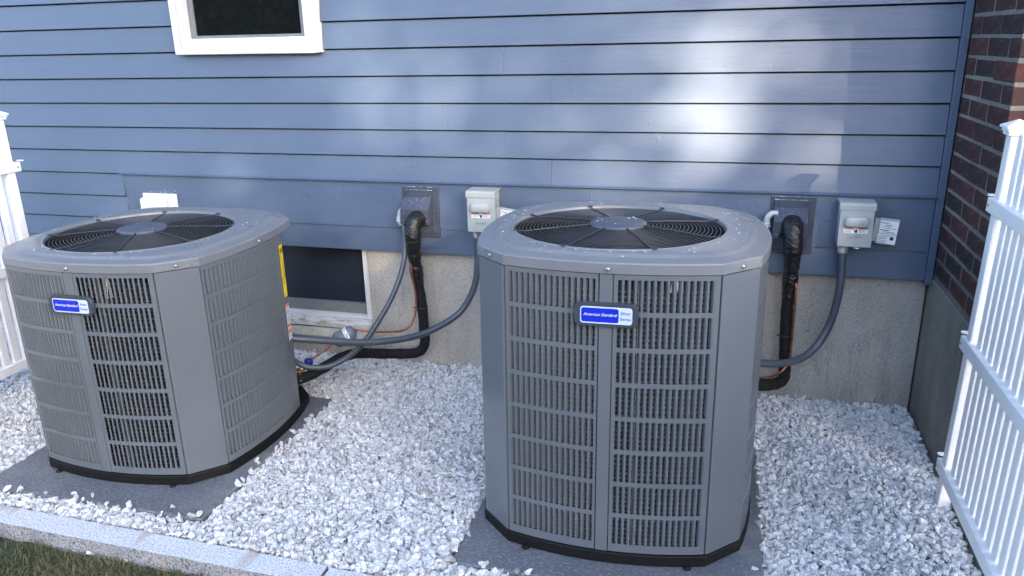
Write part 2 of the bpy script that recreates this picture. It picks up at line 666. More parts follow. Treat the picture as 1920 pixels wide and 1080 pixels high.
# flat skirt boards with a drip ledge, bottom board, corner trim
for a, b in ((-2.654, -1.449), (-1.4485, -0.30), (-0.2995, 1.0125)):
    mb = MB()
    mb.box(a, b, -0.010, 0.012, 0.672, 0.8835)
    mb.build('skirt_board', M['siding'], house, 0.0015, 2)
mb = MB()
mb.prism([(-0.027, 0.8842), (-0.028, 0.8875), (-0.004, 0.8975), (0.011, 0.8975), (0.011, 0.8842)], -2.665, 1.0125, 'x')
mb.build('drip_ledge', M['siding'], house, 0.001, 2)
mb = MB()
mb.box(-2.654, 1.0135, -0.0045, 0.0118, 0.557, 0.6712)
mb.build('bottom_board', M['siding'], house, 0.001, 2)
mb = MB()
mb.box(1.0142, 1.0405, -0.018, 0.0115, 0.543, 3.4)
mb.build('corner_trim', M['siding'], house, 0.002, 2)
mb = MB()
mb.box(-6.0, 1.042, 0.0121, 0.20, 0.560, 3.4)
mb.build('sheathing', M['dark'], house)

# nail heads
mb = MB()
for k in range(-4, 4):
    for i in range(9):
        x = -2.6 + i * 0.405 + random.uniform(-0.03, 0.03)
        if -2.25 < x < -1.45 and k < 0 or x > 1.0:
            continue
        z = Z0 - k * LAP - LAP + 0.022 + random.uniform(-0.006, 0.006)
        mb.lathe([(0.0, 0.0030), (0.0028, 0.0022), (0.0034, 0.0)], (x, -0.0115, z), 'y', 7)
for i in range(9):
    x = -2.6 + i * 0.44
    if x < 1.0:
        for z in (0.86, 0.70):
            mb.lathe([(0.0, 0.0022), (0.0026, 0.0016), (0.0032, 0.0)], (x + random.uniform(-0.03, 0.03), -0.0098, z), 'y', 7)
stuff(mb.build('nail_heads', M['siding'], house))

# foundation with the basement opening
mb = MB()
mb.box(-1.372, 1.034, 0.030, 0.26, -0.4, 0.600)
mb.box(-6.0, -2.36, 0.030, 0.26, -0.4, 0.600)
mb.box(-2.3595, -1.3725, 0.032, 0.26, -0.4, 0.105)
mb.build('foundation', M['concrete'], house, 0.004, 2)
mb = MB()
mb.prism([(0.031, 0.04), (-0.002, 0.10), (0.02, 0.135), (0.14, 0.147), (0.14, 0.105), (0.031, 0.105)], -2.359, -1.374, 'x')
mb.build('window_ledge', M['stucco'], house, 0.004, 2)
# raised form-joint lines left in the concrete
mb = MB()
for x, z0_, z1_ in ((0.905, 0.0, 0.42), (-0.60, 0.02, 0.52), (0.62, 0.3, 0.55)):
    pts = [(x + random.uniform(-0.006, 0.006), 0.0305, z0_ + (z1_ - z0_) * i / 10) for i in range(11)]
    mb.tube(pts, [0.001 + random.random() * 0.0045 for _ in pts], 6)
mb.build('form_seam', M['concrete'], house)

# upper window
win = MB()
def frame_boxes(m, x0, x1, z0, z1, w, wb, y0, y1):
    m.box(x0, x0 + w, y0, y1, z0, z1)
    m.box(x1 - w, x1, y0, y1, z0, z1)
    m.box(x0 + w, x1 - w, y0, y1, z0, z0 + wb)
    m.box(x0 + w, x1 - w, y0, y1, z1 - w, z1)
frame_boxes(win, -2.213, -1.481, 1.446, 2.75, 0.030, 0.026, -0.046, 0.0115)
frame_boxes(win, -2.183, -1.511, 1.472, 2.72, 0.040, 0.042, -0.036, 0.0112)
w_o = win.build('window', M['white_trim'], house, 0.003, 2)
mb = MB()
frame_boxes(mb, -2.1425, -1.5515, 1.5145, 2.679, 0.028, 0.012, -0.010, 0.0110)
mb.build('sash', M['sash'], w_o, 0.001, 1)
mb = MB()
mb.box(-2.114, -1.580, -0.0035, 0.0105, 1.527, 2.65)
mb.build('pane', M['glass'], w_o)

# basement window
mb = MB()
frame_boxes(mb, -2.355, -1.378, 0.1480, 0.61, 0.034, 0.050, 0.060, 0.16)
b_o = mb.build('basement_window', M['white_trim'], house, 0.003, 2)
mb = MB()
mb.prism([(0.020, 0.142), (0.022, 0.168), (0.059, 0.186), (0.059, 0.1475), (0.05, 0.142)], -2.358, -1.376, 'x')
mb.build('sill', M['old_trim'], b_o, 0.003, 2)
mb = MB()
frame_boxes(mb, -2.320, -1.413, 0.199, 0.60, 0.018, 0.052, 0.092, 0.14)
mb.build('sash', M['sash'], b_o, 0.002, 1)
mb = MB()
mb.box(-2.301, -1.432, 0.112, 0.118, 0.252, 0.58)
mb.build('insect_screen', M['screen'], b_o)
mb = MB()
mb.box(-2.301, -1.432, 0.1255, 0.1295, 0.252, 0.58)
mb.build('pane', M['glass'], b_o)

# ------------------------------------------------------------------ brick projection on the right
BX = 1.0445
brick_w = thing('brick_wall', 'dark red brick wall on a concrete base at the right of the blue siding', 'wall', (0, 0, 0))
mb = MB()
mb.box(BX + 0.0022, 3.4, -0.5435, 0.20, 0.560, 6.0)
mb.build('mortar', M['mortar'], brick_w)
mb = MB()
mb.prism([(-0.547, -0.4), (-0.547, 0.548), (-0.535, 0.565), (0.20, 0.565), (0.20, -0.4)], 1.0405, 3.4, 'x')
mb.build('concrete_base', M['concrete_dark'], brick_w, 0.004, 2)
CRS = 0.06773
BL, BH, BD = 0.2032, 0.0572, 0.05
def brick_mesh(l, key):
    m = MB()
    j = lambda: random.uniform(-0.0015, 0.0015)
    m.box(-l / 2, l / 2, 0, BD, 0, BH)
    m.v = [(x + j(), y + j() * 0.6, z + j()) for x, y, z in m.v]
    me = m.mesh('brick')
    me.materials.append(M['brick'])
    bm = bmesh.new()
    bm.from_mesh(me)
    bmesh.ops.bevel(bm, geom=list(bm.edges), offset=0.003, segments=1, affect='EDGES')
    bm.to_mesh(me)
    bm.free()
    return me
full = [brick_mesh(BL, i) for i in range(6)]
meshes = {}
def put_brick(l, loc, rz):
    if abs(l - BL) < 0.004:
        me = random.choice(full)
    else:
        key = round(l, 2)
        if key not in meshes:
            meshes[key] = brick_mesh(l, key)
        me = meshes[key]
    o = bpy.data.objects.new('brick', me)
    COL.objects.link(o)
    o.parent = brick_w
    o.location = loc
    o.rotation_euler = (random.uniform(-0.006, 0.006), random.uniform(-0.006, 0.006), rz)
    return o
ztop0 = 1.345 + 0.1839 - 2 * CRS       # centre of a known bed joint
n_low = int((ztop0 - 0.575) / CRS)
upper = MB()
for c in range(-n_low - 1, 62):
    zb = ztop0 + c * CRS + 0.005
    if zb < 0.56:
        continue
    shift = (c % 2) * (BL + 0.0095) / 2
    # side face (looks towards -x); from the outer corner back to the siding
    y = -0.545 + (0.0 if c % 2 else BL / 2 + 0.0)
    start = -0.545
    first = True
    while start < 0.0:
        l = BL if not (first and c % 2 == 0) else 0.0969
        end = min(start + l, 0.012)
        if end - start > 0.02:
            if c <= 6:
                put_brick(end - start, (BX + random.uniform(-0.0015, 0.0015), (start + end) / 2, zb), -math.pi / 2)
            else:
                upper.box(BX, BX + BD, start, end, zb, zb + BH)
        start = end + 0.0095
        first = False
    # outer face (looks towards the camera)
    start = BX + BD + 0.012 if c % 2 else BX + 0.0969 + 0.0095 + 0.03
    start = BX + BD + 0.011
    first = True
    while start < 2.2:
        l = BL if not (first and c % 2 == 1) else 0.0969
        if c <= 6:
            put_brick(l, (start + l / 2, -0.5455 + random.uniform(-0.001, 0.001), zb), 0)
        else:
            upper.box(start, start + l, -0.5455, -0.5455 + BD, zb, zb + BH)
        start += l + 0.0095
        first = False
stuff(upper.build('upper_bricks', M['brick'], brick_w))

# ledge under the right fence
mb = MB()
mb.box(1.032, 3.4, -4.5, -0.552, -0.3, 0.030)
tag(mb.build('concrete_ledge', M['concrete'], None, 0.006, 2), 'low concrete ledge running under the white fence at the right', 'ledge')

# ------------------------------------------------------------------ kerb
kerb_a, kerb_b = Vector((-4.4, -1.418)), Vector((-0.822, -1.4745))
def kerb(a, b, dz, label):
    d = (b - a).normalized()
    nrm = Vector((d.y, -d.x))
    w = 0.082
    ln = (b - a).length
    steps = max(8, int(ln / 0.05))
    m = MB()
    top_b, top_f, bot_f, bot_b = [], [], [], []
    for i in range(steps + 1):
        p = a + d * ln * i / steps
        e = random.uniform(-0.0022, 0.0022)
        q = p + nrm * (w + e)
        s = p + nrm * (w + random.uniform(0.0, 0.010))
        top_b.append((p.x, p.y, dz + random.uniform(-0.001, 0.001)))
        top_f.append((q.x, q.y, dz + random.uniform(-0.002, 0.001)))
        bot_f.append((s.x, s.y, -0.16))
        bot_b.append((p.x, p.y, -0.16))
    m.grid([top_b, top_f], False, 0, False)
    mid = [((u[0] + v[0]) / 2 + random.uniform(-0.002, 0.002), (u[1] + v[1]) / 2 - random.uniform(-0.003, 0.006), -0.045 + random.uniform(-0.008, 0.008)) for u, v in zip(top_f, bot_f)]
    m.grid([top_f, mid, bot_f], False, 1, False)
    m.grid([bot_f, bot_b], False, 1, False)
    m.grid([bot_b, top_b], False, 1, False)
    m.face([top_b[0], bot_b[0], bot_f[0], mid[0], top_f[0]], 1)
    m.face([top_f[-1], mid[-1], bot_f[-1], bot_b[-1], top_b[-1]], 1)
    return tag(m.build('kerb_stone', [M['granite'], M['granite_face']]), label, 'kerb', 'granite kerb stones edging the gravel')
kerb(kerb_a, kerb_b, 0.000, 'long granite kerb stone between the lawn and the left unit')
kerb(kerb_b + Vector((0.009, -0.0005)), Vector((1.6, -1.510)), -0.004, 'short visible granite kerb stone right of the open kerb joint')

# ------------------------------------------------------------------ equipment pads
PAD_Z = 0.006
pads = []
def make_pad(x0, x1, y0, y1, rz, label):
    t = MB()
    cx, cy = (x0 + x1) / 2, (y0 + y1) / 2
    t.box(x0 - cx, x1 - cx, y0 - cy, y1 - cy, -0.046, 0)
    o = t.build('equipment_pad', M['pad'], None, 0.008, 3)
    o.location = (cx, cy, PAD_Z)
    o.rotation_euler = (0, 0, rz)
    pads.append((cx, cy, (x1 - x0) / 2, (y1 - y0) / 2, rz))
    return tag(o, label, 'pad', 'slate grey equipment pads')
make_pad(-2.262, -1.345, -1.375, -0.458, 0.012, 'slate grey pad under the shorter left condenser')
make_pad(-0.475, 0.425, -1.372, -0.47, 0.012, 'slate grey pad under the taller right condenser')

# ------------------------------------------------------------------ condensers
A_, H_, BOW = 0.294, 0.3935, 0.042       # seam half width, face distance, outward bow of each face
def rot4(k, x, y):
    for _ in range(k):
        x, y = -y, x
    return x, y
def face_pt(k, s, depth=0.0):
    b = BOW * (1 - (s / A_) ** 2) if abs(s) < A_ else 0.0
    return rot4(k, s, -(H_ + b) + depth)
def perimeter(off=0.0, nf=12):
    """bowed octagon, counter-clockwise; off > 0 grows it"""
    pts = []
    for k in range(4):
        for i in range(nf + 1):
            s = -A_ + 2 * A_ * i / nf
            x, y = face_pt(k, s, -off)
            e = off * 0.414 * (s / A_)
            dx, dy = rot4(k, e, 0)
            pts.append((x + dx, y + dy))
    return pts

SLOT_P, SLOT_W = 0.0168, 0.0116
ROW_P, ROW_H = 0.102, 0.088

def louver_panel(unit, k, s0, s1, starts, width, rows, height, top_gap, fin_dir, single, name='louver_panel', n_single=999):
    """pierced, bowed sheet; the fins bent out of it are its slats"""
    m = MB()
    sb = [s0]
    for st in starts:
        sb += [st, st + width]
    sb.append(s1)
    zr = []
    for r in range(rows):
        t = height - top_gap - ROW_P * r
        zr.append((t - ROW_H, t))
    zb = [0.0]
    for a, b in reversed(zr):
        zb += [a, b]
    zb.append(height)
    P = lambda s, z, d=0.0: (*face_pt(k, s, d), z)
    for i in range(len(sb) - 1):
        for j in range(len(zb) - 1):
            if i % 2 == 1 and j % 2 == 1:
                a, b, c, d = sb[i], sb[i + 1], zb[j], zb[j + 1]
                t = 0.0022
                m.face([P(a, c), P(b, c), P(b, c, t), P(a, c, t)])
                m.face([P(a, d, t), P(b, d, t), P(b, d), P(a, d)])
                m.face([P(a, c), P(a, c, t), P(a, d, t), P(a, d)])
                m.face([P(b, c, t), P(b, c), P(b, d), P(b, d, t)])
            else:
                m.face([P(sb[i], zb[j]), P(sb[i + 1], zb[j]), P(sb[i + 1], zb[j + 1]), P(sb[i], zb[j + 1])])
    for s in (s0, s1):
        m.face([P(s, 0), P(s, height), P(s, height, 0.012), P(s, 0, 0.012)])
    pan = m.build(name, M['case'], unit)
    # slat: a thin tab hinged on one side of its slot
    fl, fd, th = width * 0.50, width * 0.95, 0.0008
    key = ('slat', round(width, 4), fin_dir)
    if key not in SLATS:
        q = MB()
        d = fin_dir
        poly = [(0, 0.0018), (d * fl * 0.38, fd * 0.24), (d * fl, fd), (d * fl - d * th, fd + th), (d * fl * 0.3, fd * 0.24 + th * 1.4), (0, 0.0018 + th)]
        if d < 0:
            poly = poly[::-1]
        q.prism(poly, 0, ROW_H - 0.002)
        me = q.mesh('slat')
        me.materials.append(M['case'])
        SLATS[key] = me
    rest = MB()
    cnt = 0
    for a, b in zr:
        for st in starts:
            s = st if fin_dir > 0 else st + width
            slope = math.atan2(2 * BOW * s / A_ ** 2, 1) if abs(s) < A_ else 0
            x, y = face_pt(k, s)
            ang = k * math.pi / 2 + slope
            if single and cnt < n_single:
                o = bpy.data.objects.new('slat', SLATS[key])
                COL.objects.link(o)
                o.parent = pan
                o.location = (x, y, a + 0.001)
                o.rotation_euler = (0, 0, ang)
            else:
                Mx = Matrix.Translation((x, y, a + 0.001)) @ Matrix.Rotation(ang, 4, 'Z')
                me = SLATS[key]
                b0 = len(rest.v)
                rest.v += [tuple(Mx @ v.co) for v in me.vertices]
                for p in me.polygons:
                    rest.f.append(tuple(b0 + i for i in p.vertices))
                    rest.mi.append(0)
                    rest.smooth.append(False)
            cnt += 1
    if rest.f:
        stuff(rest.build('slat', M['case'], pan))
    return pan
SLATS = {}

def make_condenser(loc, rz, rows, label, cell_top):
    u = thing('air_conditioner', label, 'air conditioner', loc, rz, 'grey outdoor condensers on pads')
    h = ROW_P * rows + 0.026
    # base pan
    m = MB()
    out = perimeter(0.004)
    inn = perimeter(-0.004)
    m.prism(out, -0.040, -0.0035)
    m.build('base_pan', M['black_pan'], u, 0.004, 2)
    for s in (-0.235, 0.245):
        m = MB()
        x, y = face_pt(0, s)
        m.lathe([(0.0, 0.002), (0.011, 0.002), (0.012, -0.001), (0.012, -0.0035)], (x, y - 0.009, -0.036), 'z', 14)
        m.lathe([(0.0, 0.005), (0.0035, 0.005), (0.0035, 0.002)], (x, y - 0.011, -0.036), 'z', 8)
        m.build('hold_down_tab', M['black_pan'], u)
    # coil and its tube rows
    m = MB()
    def trim(P_, c):
        out_ = []
        for x, y in P_:
            over = max(0.0, (x + y - c) / 2)
            out_.append((x - over, y - over))
        return out_
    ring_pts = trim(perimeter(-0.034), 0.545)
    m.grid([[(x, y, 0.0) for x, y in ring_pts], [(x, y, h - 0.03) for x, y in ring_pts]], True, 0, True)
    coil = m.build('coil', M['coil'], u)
    m = MB()
    tp = trim(perimeter(-0.0305, 6), 0.548)
    z = 0.012
    while z < h - 0.04:
        rows_ = []
        n = len(tp)
        for dx, dz in ((0.0030, 0), (0, 0.0030), (-0.0030, 0), (0, -0.0030)):
            rows_.append([(x * (1 + dx / 0.4) + random.uniform(-.0006, .0006), y * (1 + dx / 0.4), z + dz + random.uniform(-.0008, .0008)) for x, y in tp])
        rows_.append(rows_[0])
        m.grid(rows_, True, 0, True)
        z += 0.0152
    m.build('coil_tubes', M['tube'], coil)
    # dark vertical coil supports seen through the open louvers
    for k in range(4):
        x, y = face_pt(k, 0.085, 0.024)
        m = MB()
        m.prism([(x - 0.006, y - 0.006), (x + 0.006, y - 0.006), (x + 0.006, y + 0.006), (x - 0.006, y + 0.006)], 0.0, h - 0.02)
        m.build('coil_support', M['sash'], u)
    # louvered faces: front and left, back (all paired), right (single + service strip)
    left_starts = [-0.279 + SLOT_P * i for i in range(15)]
    right_starts = [0.0275 + SLOT_P * i for i in range(15)]
    for k in (0, 2, 3):
        louver_panel(u, k, -A_ + 0.004, -0.0245, left_starts, SLOT_W, rows, h, 0.012 if k else 0.014, 1, k == 0)
        louver_panel(u, k, 0.0165, A_ - 0.004, right_starts, SLOT_W, rows, h, 0.014, -1, k == 0)
        m = MB()
        a, b = -0.0238, 0.0158
        prof = [(a, 0.006), (a + 0.003, -0.0015), (b - 0.003, -0.0015), (b, 0.006)]
        m.grid([[(*face_pt(k, s, d), 0.0) for s, d in prof], [(*face_pt(k, s, d), h) for s, d in prof]], False, 0, False)
        m.build('mullion', M['case'], u)
    st = [-0.281 + 0.0180 * i for i in range(22)]
    louver_panel(u, 1, -A_ + 0.004, 0.180, st, 0.0124, rows, h, 0.014, -1, True, 'louver_panel', 66)
    # corner panels
    for k in (0, 3, 2):
        m = MB()
        x0, y0 = rot4(k, A_ + 0.0012, -H_)
        x1, y1 = rot4(k, H_, -A_ - 0.0012)
        cx, cy = (x0 + x1) / 2, (y0 + y1) / 2
        L = math.hypot(cx, cy)
        nx, ny = cx / L, cy / L
        pr = [(x0 * 0.97, y0 * 0.97), (x0, y0), (x0 + (x1 - x0) * 0.06 + nx * 0.0015, y0 + (y1 - y0) * 0.06 + ny * 0.0015),
              (x1 + (x0 - x1) * 0.06 + nx * 0.0015, y1 + (y0 - y1) * 0.06 + ny * 0.0015), (x1, y1), (x1 * 0.97, y1 * 0.97)]
        m.grid([[(*p, 0.0) for p in pr], [(*p, h) for p in pr]], False, 0, False)
        m.build('corner_panel', M['case'], u)
    m = MB()
    xa, ya = face_pt(1, 0.1805)
    xb, yb = 0.180, 0.4185
    m.grid([[(xa, ya, 0), (xb, yb, 0), (xb, yb - 0.03, 0)], [(xa, ya, h), (xb, yb, h), (xb, yb - 0.03, h)]], False, 0, False)
    m.build('service_panel', M['case'], u)
    # seams behind the panels
    # top cover
    RG, gx, gy = 0.322, -0.016, -0.042
    nf = 16
    base = perimeter(0.006, nf)
    def loop(off, t, z, rcirc=RG):
        P_ = perimeter(off, nf)
        out_ = []
        for x, y in P_:
            a = math.atan2(y - gy, x - gx)
            cxx, cyy = gx + rcirc * math.cos(a), gy + rcirc * math.sin(a)
            out_.append((x + (cxx - x) * t, y + (cyy - y) * t, z))
        return out_
    m = MB()
    loops = [loop(-0.002, 0, h + 0.0025), loop(0.0035, 0, h + 0.0025), loop(0.0038, 0, h + 0.0290), loop(0.0022, 0, h + 0.0320), loop(-0.0015, 0, h + 0.0338),
             loop(-0.036, 0, h + 0.0372), loop(-0.040, 0, h + 0.0388), loop(-0.047, 0, h + 0.0440), loop(-0.051, 0, h + 0.0455),
             loop(-0.051, 0.55, h + 0.0475), loop(-0.051, 0.86, h + 0.0480), loop(-0.051, 0.90, h + 0.0505), loop(-0.051, 0.955, h + 0.0510), loop(-0.051, 0.985, h + 0.0480), loop(-0.051, 1.0, h + 0.041)]
    m.grid(loops, True, 0, True)
    m.grid([loop(-0.051, 1.0, h + 0.041), loop(-0.051, 1.0, h + 0.012), loop(-0.051, 1.0, h - 0.09, RG * 0.985)], True, 1, True)
    top = m.build('top_cover', [M['cover'], M['dark']], u)
    top.data.set_sharp_from_angle(angle=math.radians(17))
    for k in range(4):
        for s in ((0.0,) if k in (0, 2) else ()):
            pass
    # cover screws sunk in dimples round the rim
    spots = [(*face_pt(0, 0.0, -0.0040), -math.pi / 2)]
    for k in range(4):
        cx, cy = rot4(k, (A_ + H_) / 2, -(A_ + H_) / 2)
        L = math.hypot(cx, cy)
        spots.append((cx * (1 + 0.0040 / L), cy * (1 + 0.0040 / L), math.atan2(cy, cx)))
    for k in (1, 3):
        x, y = face_pt(k, 0.0, -0.0040)
        spots.append((x, y, math.atan2(y, x)))
    for x, y, a in spots:
        m = MB()
        m.lathe([(0.0100, 0.0002), (0.0092, 0.0012), (0.0065, -0.0004)], (0, 0, 0), 'x', 16)
        sc = m.build('screw_dimple', M['cover'], u)
        m = MB()
        m.lathe([(0.0062, -0.0004), (0.0060, 0.0020), (0.0046, 0.0026), (0.0042, 0.0040), (0.0, 0.0044)], (0, 0, 0), 'x', 10)
        s2 = m.build('screw', M['screw'], sc)
        sc.location = (x, y, h + 0.0150)
        sc.rotation_euler = (0, 0, a)
    # fan guard: concentric wires, spokes with hooked ends, cap
    m = MB()
    rh = 0.088
    n_r = 19
    gz = lambda r: h + 0.040 + 0.014 * (1 - (r / RG) ** 2)
    for i in range(n_r + 1):
        r = rh + 0.006 + (RG - 0.008 - rh) * i / n_r
        m.ring((gx, gy, gz(r)), r, 0.0014, 84, 5)
    guard = m.build('fan_guard', M['grille'], u)
    for i in range(8):
        a = math.radians(22.5 + 45 * i + 1)
        pts = []
        for j in range(9):
            r = rh - 0.01 + (RG + 0.010 - rh) * j / 8
            pts.append((gx + r * math.cos(a), gy + r * math.sin(a), gz(min(r, RG)) + 0.0036 + (0.006 if j == 8 else 0)))
        m = MB()
        m.tube(pts, 0.0021, 6)
        e = Vector(pts[-1])
        t_ = Vector((-math.sin(a), math.cos(a), 0))
        r_ = Vector((math.cos(a), math.sin(a), 0))
        m.tube([e - t_ * 0.006 - r_ * 0.004, e - t_ * 0.005 + r_ * 0.006, e + t_ * 0.005 + r_ * 0.006, e + t_ * 0.006 - r_ * 0.004], 0.0026, 6)
        m.build('spoke', M['grille'], guard)
    m = MB()
    m.lathe([(0.0, 0.010), (0.070, 0.0092), (0.084, 0.0065), (0.0885, 0.002), (0.0885, -0.006), (0.0, -0.006)], (gx, gy, gz(rh) + 0.001), 'z', 48)
    m.build('guard_cap', M['hub'], guard)
    # fan inside
    fan = MB()
    fan.lathe([(0.0, -0.06), (0.075, -0.06), (0.08, -0.07), (0.08, -0.18), (0.0, -0.18)], (gx, gy, h + 0.02), 'z', 24)
    f_o = fan.build('fan_motor', M['dark'], u)
    for i in range(3):
        m = MB()
        rows_ = []
        for j in range(9):
            r = 0.07 + 0.215 * j / 8
            w = math.radians(34 + 22 * math.sin(j / 8 * math.pi))
            c0 = math.radians(120 * i + 20 + 12 * j / 8)
            rows_.append([(gx + r * math.cos(c0 + w * q), gy + r * math.sin(c0 + w * q), h - 0.120 + 0.05 * q * (1 - 0.35 * j / 8)) for q in (-1, -0.5, 0, 0.5, 1)])
        m.grid(rows_, False, 0, True)
        m.build('fan_blade', M['fan'], f_o)
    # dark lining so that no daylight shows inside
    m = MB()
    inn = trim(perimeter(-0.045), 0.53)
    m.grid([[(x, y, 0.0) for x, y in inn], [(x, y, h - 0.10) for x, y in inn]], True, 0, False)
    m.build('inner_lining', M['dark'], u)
    # badge on the mullion
    bz = h - 0.110
    _, fy = face_pt(0, 0.0)
    by = fy - 0.0135
    m = MB()
    po = rounded(0.172, 0.067, 0.020, 6, -0.002, 0)
    m.grid([[(x, fy - 0.001, z) for x, z in po], [(x, fy - 0.009, z) for x, z in po], [(x * 0.975, by, z * 0.94) for x, z in po]], True, 0, False)
    m.face([(x * 0.975, by, z * 0.94) for x, z in po])
    bo = m.build('badge', M['badge'], u)
    bo.location = (0, 0, bz)
    pts = rounded(0.139, 0.047, 0.008, 4, -0.001, 0)
    m = MB()
    m.prism(pts[::-1], by - 0.0007, by + 0.002, 'y')
    m.build('badge_plate', M['badge_silver'], bo)
    pts = rounded(0.100, 0.0395, 0.006, 4, -0.0175, 0)
    m = MB()
    m.prism(pts[::-1], by - 0.0012, by + 0.002, 'y')
    m.build('badge_field', M['badge_blue'], bo)
    up = (math.pi / 2, 0, 0)
    lettering('American Standard', 0.0121, M['paper'], bo, (-0.0175, by - 0.0015, 0.0015), up, 0.28, 0.0003, spacing=0.95)
    lettering('Silver', 0.0120, M['ink_blue'], bo, (0.051, by - 0.0011, 0.008), up, 0, 0.0003)
    lettering('Series', 0.0120, M['ink_blue'], bo, (0.051, by - 0.0011, -0.008), up, 0, 0.0003)
    # water drops on cover and cap, their glints painted as opaque white blobs
    m = MB()
    for i in range(cell_top):
        a = random.uniform(0, 2 * math.pi)
        if i % 7 == 0:
            r = 0.08 * math.sqrt(random.random())
            x, y, z = gx + r * math.cos(a), gy + r * math.sin(a), gz(rh) + 0.0102
        else:
            t = random.uniform(0.05, 0.85)
            P_ = base[int(a / (2 * math.pi) * len(base)) % len(base)]
            aa = math.atan2(P_[1] - gy, P_[0] - gx)
            x = P_[0] * 0.90 + (gx + RG * math.cos(aa) - P_[0] * 0.90) * t
            y = P_[1] * 0.90 + (gy + RG * math.sin(aa) - P_[1] * 0.90) * t
            z = h + (0.0400 if t < 0.1 else 0.046 if t < 0.25 else 0.0492)
        s = random.choice([0.0007, 0.0009, 0.0011, 0.0014, 0.0017, 0.0025])
        ex = random.uniform(0.7, 1.8)
        rows_ = []
        for rr, hh in ((1, 0), (0.7, 0.5), (0.05, 0.7)):
            rows_.append([(x + s * rr * ex * math.cos(q), y + s * rr * math.sin(q), z + s * 0.6 * hh) for q in [2 * math.pi * j / 7 for j in range(7)]])
        m.grid(rows_, True, 0, True)
    stuff(m.build('droplet_glints', M['speck'], top))
    return u, h

u1, h1 = make_condenser((-1.820, -0.8114, 0.046), 0.027, 7, 'shorter grey louvered condenser with a yellow sticker on its side', 170)
u2, h2 = make_condenser((-0.0466, -0.8306, 0.046), 0.033, 8, 'taller grey louvered condenser nearer the brick wall', 200)

# stickers on the left unit's service strip, wrapping the edge
def side_sticker(u, z0, z1, kind):
    xa, ya = face_pt(1, 0.146)
    xb, yb = face_pt(1, 0.179)
    d = Vector((0.0012, 0.0004, 0))
    m = MB()
    A, B = Vector((xa, ya, 0)) + d, Vector((xb, yb, 0)) + d
    c1 = Vector((0.180, 0.4185, 0))
    C_ = B + (c1 - B).normalized() * 0.11 + Vector((0.0012, 0.0012, 0))
    if kind == 'yellow':
        parts = [(z0, z1, 0)]
        mats = [M['yellow']]
    else:
        parts = [(z0, z1, 0)]
        mats = [M['paper']]
    for a, b, k in parts:
        m.grid([[A + Vector((0, 0, a)), B + Vector((0, 0, a)), C_ + Vector((0, 0, a))], [A + Vector((0, 0, b)), B + Vector((0, 0, b)), C_ + Vector((0, 0, b))]], False, k, False)
    s = m.build('energy_label' if kind == 'yellow' else 'warning_label', mats, u)
    e = Vector((0.0006, 0.0002, 0))
    bars = MB()
    def bar(f0, f1, za, zb):
        p, q = A + (B - A) * f0 + e, A + (B - A) * f1 + e
        bars.face([p + Vector((0, 0, za)), q + Vector((0, 0, za)), q + Vector((0, 0, zb)), p + Vector((0, 0, zb))])
    ang = math.atan2((B - A).y, (B - A).x)
    if kind == 'yellow':
        lettering('ENE', 0.024, M['ink'], s, A + (B - A) * 0.56 + e + Vector((0, 0, z1 - 0.024)), (math.pi / 2, 0, ang), 0, 0.0002, sx=0.62, offset=0.0004)
        bar(0.05, 0.9, z1 - 0.0365, z1 - 0.0358)
        for i in range(4):
            bar(0.12, 0.12 + random.uniform(0.2, 0.5), z1 - 0.045 - i * 0.006, z1 - 0.043 - i * 0.006)
        for i in range(7):
            bar(0.45, 0.45 + random.uniform(0.25, 0.5), z1 - 0.075 - i * 0.009, z1 - 0.072 - i * 0.009)
        bar(0.02, 0.98, z1 - 0.138, z1 - 0.1355)
        for i in range(2):
            bar(0.12, 0.6, z1 - 0.148 - i * 0.006, z1 - 0.146 - i * 0.006)
        bars.build('print', M['ink'], s)
    else:
        bar(0.0, 1.0, z1 - 0.012, z1 - 0.001)
        bar(0.0, 1.0, z1 - 0.094, z1 - 0.083)
        bar(0.0, 1.0, z1 - 0.120, z1 - 0.108)
        bars.build('print', M['orange'], s)
        bars = MB()
        cz, cf = z1 - 0.032, 0.5
        for f0, f1, za, zb in ((0.2, 0.8, -0.001, 0.001),):
            pass
        mid = A + (B - A) * cf + e
        w = (B - A) * 0.34
        ho = Vector((0, 0, 0.014))
        cc = mid + Vector((0, 0, cz))
        for p, q in ((cc - w, cc + ho), (cc + ho, cc + w), (cc + w, cc - ho), (cc - ho, cc - w)):
            t_ = Vector((0, 0, 0.0018))
            bars.face([p - t_, q - t_, q + t_, p + t_])
        bars.face([cc - w * 0.3, cc + Vector((0, 0, -0.006)), cc + w * 0.3, cc + Vector((0, 0, 0.007))])
        for i in range(4):
            bar(0.2, 0.8 - 0.1 * (i % 2), z1 - 0.056 - i * 0.007, z1 - 0.053 - i * 0.007)
        for i in range(3):
            bar(0.15, 0.85, z1 - 0.1005 - i * 0.0022, z1 - 0.0998 - i * 0.0022)
        for i in range(5):
            bar(0.12, 0.85 - 0.12 * (i % 2), z1 - 0.127 - i * 0.006, z1 - 0.125 - i * 0.006)
        bars.build('print', M['ink_blue'], s)
side_sticker(u1, 0.486, 0.698, 'yellow')
side_sticker(u1, 0.305, 0.455, 'warning')

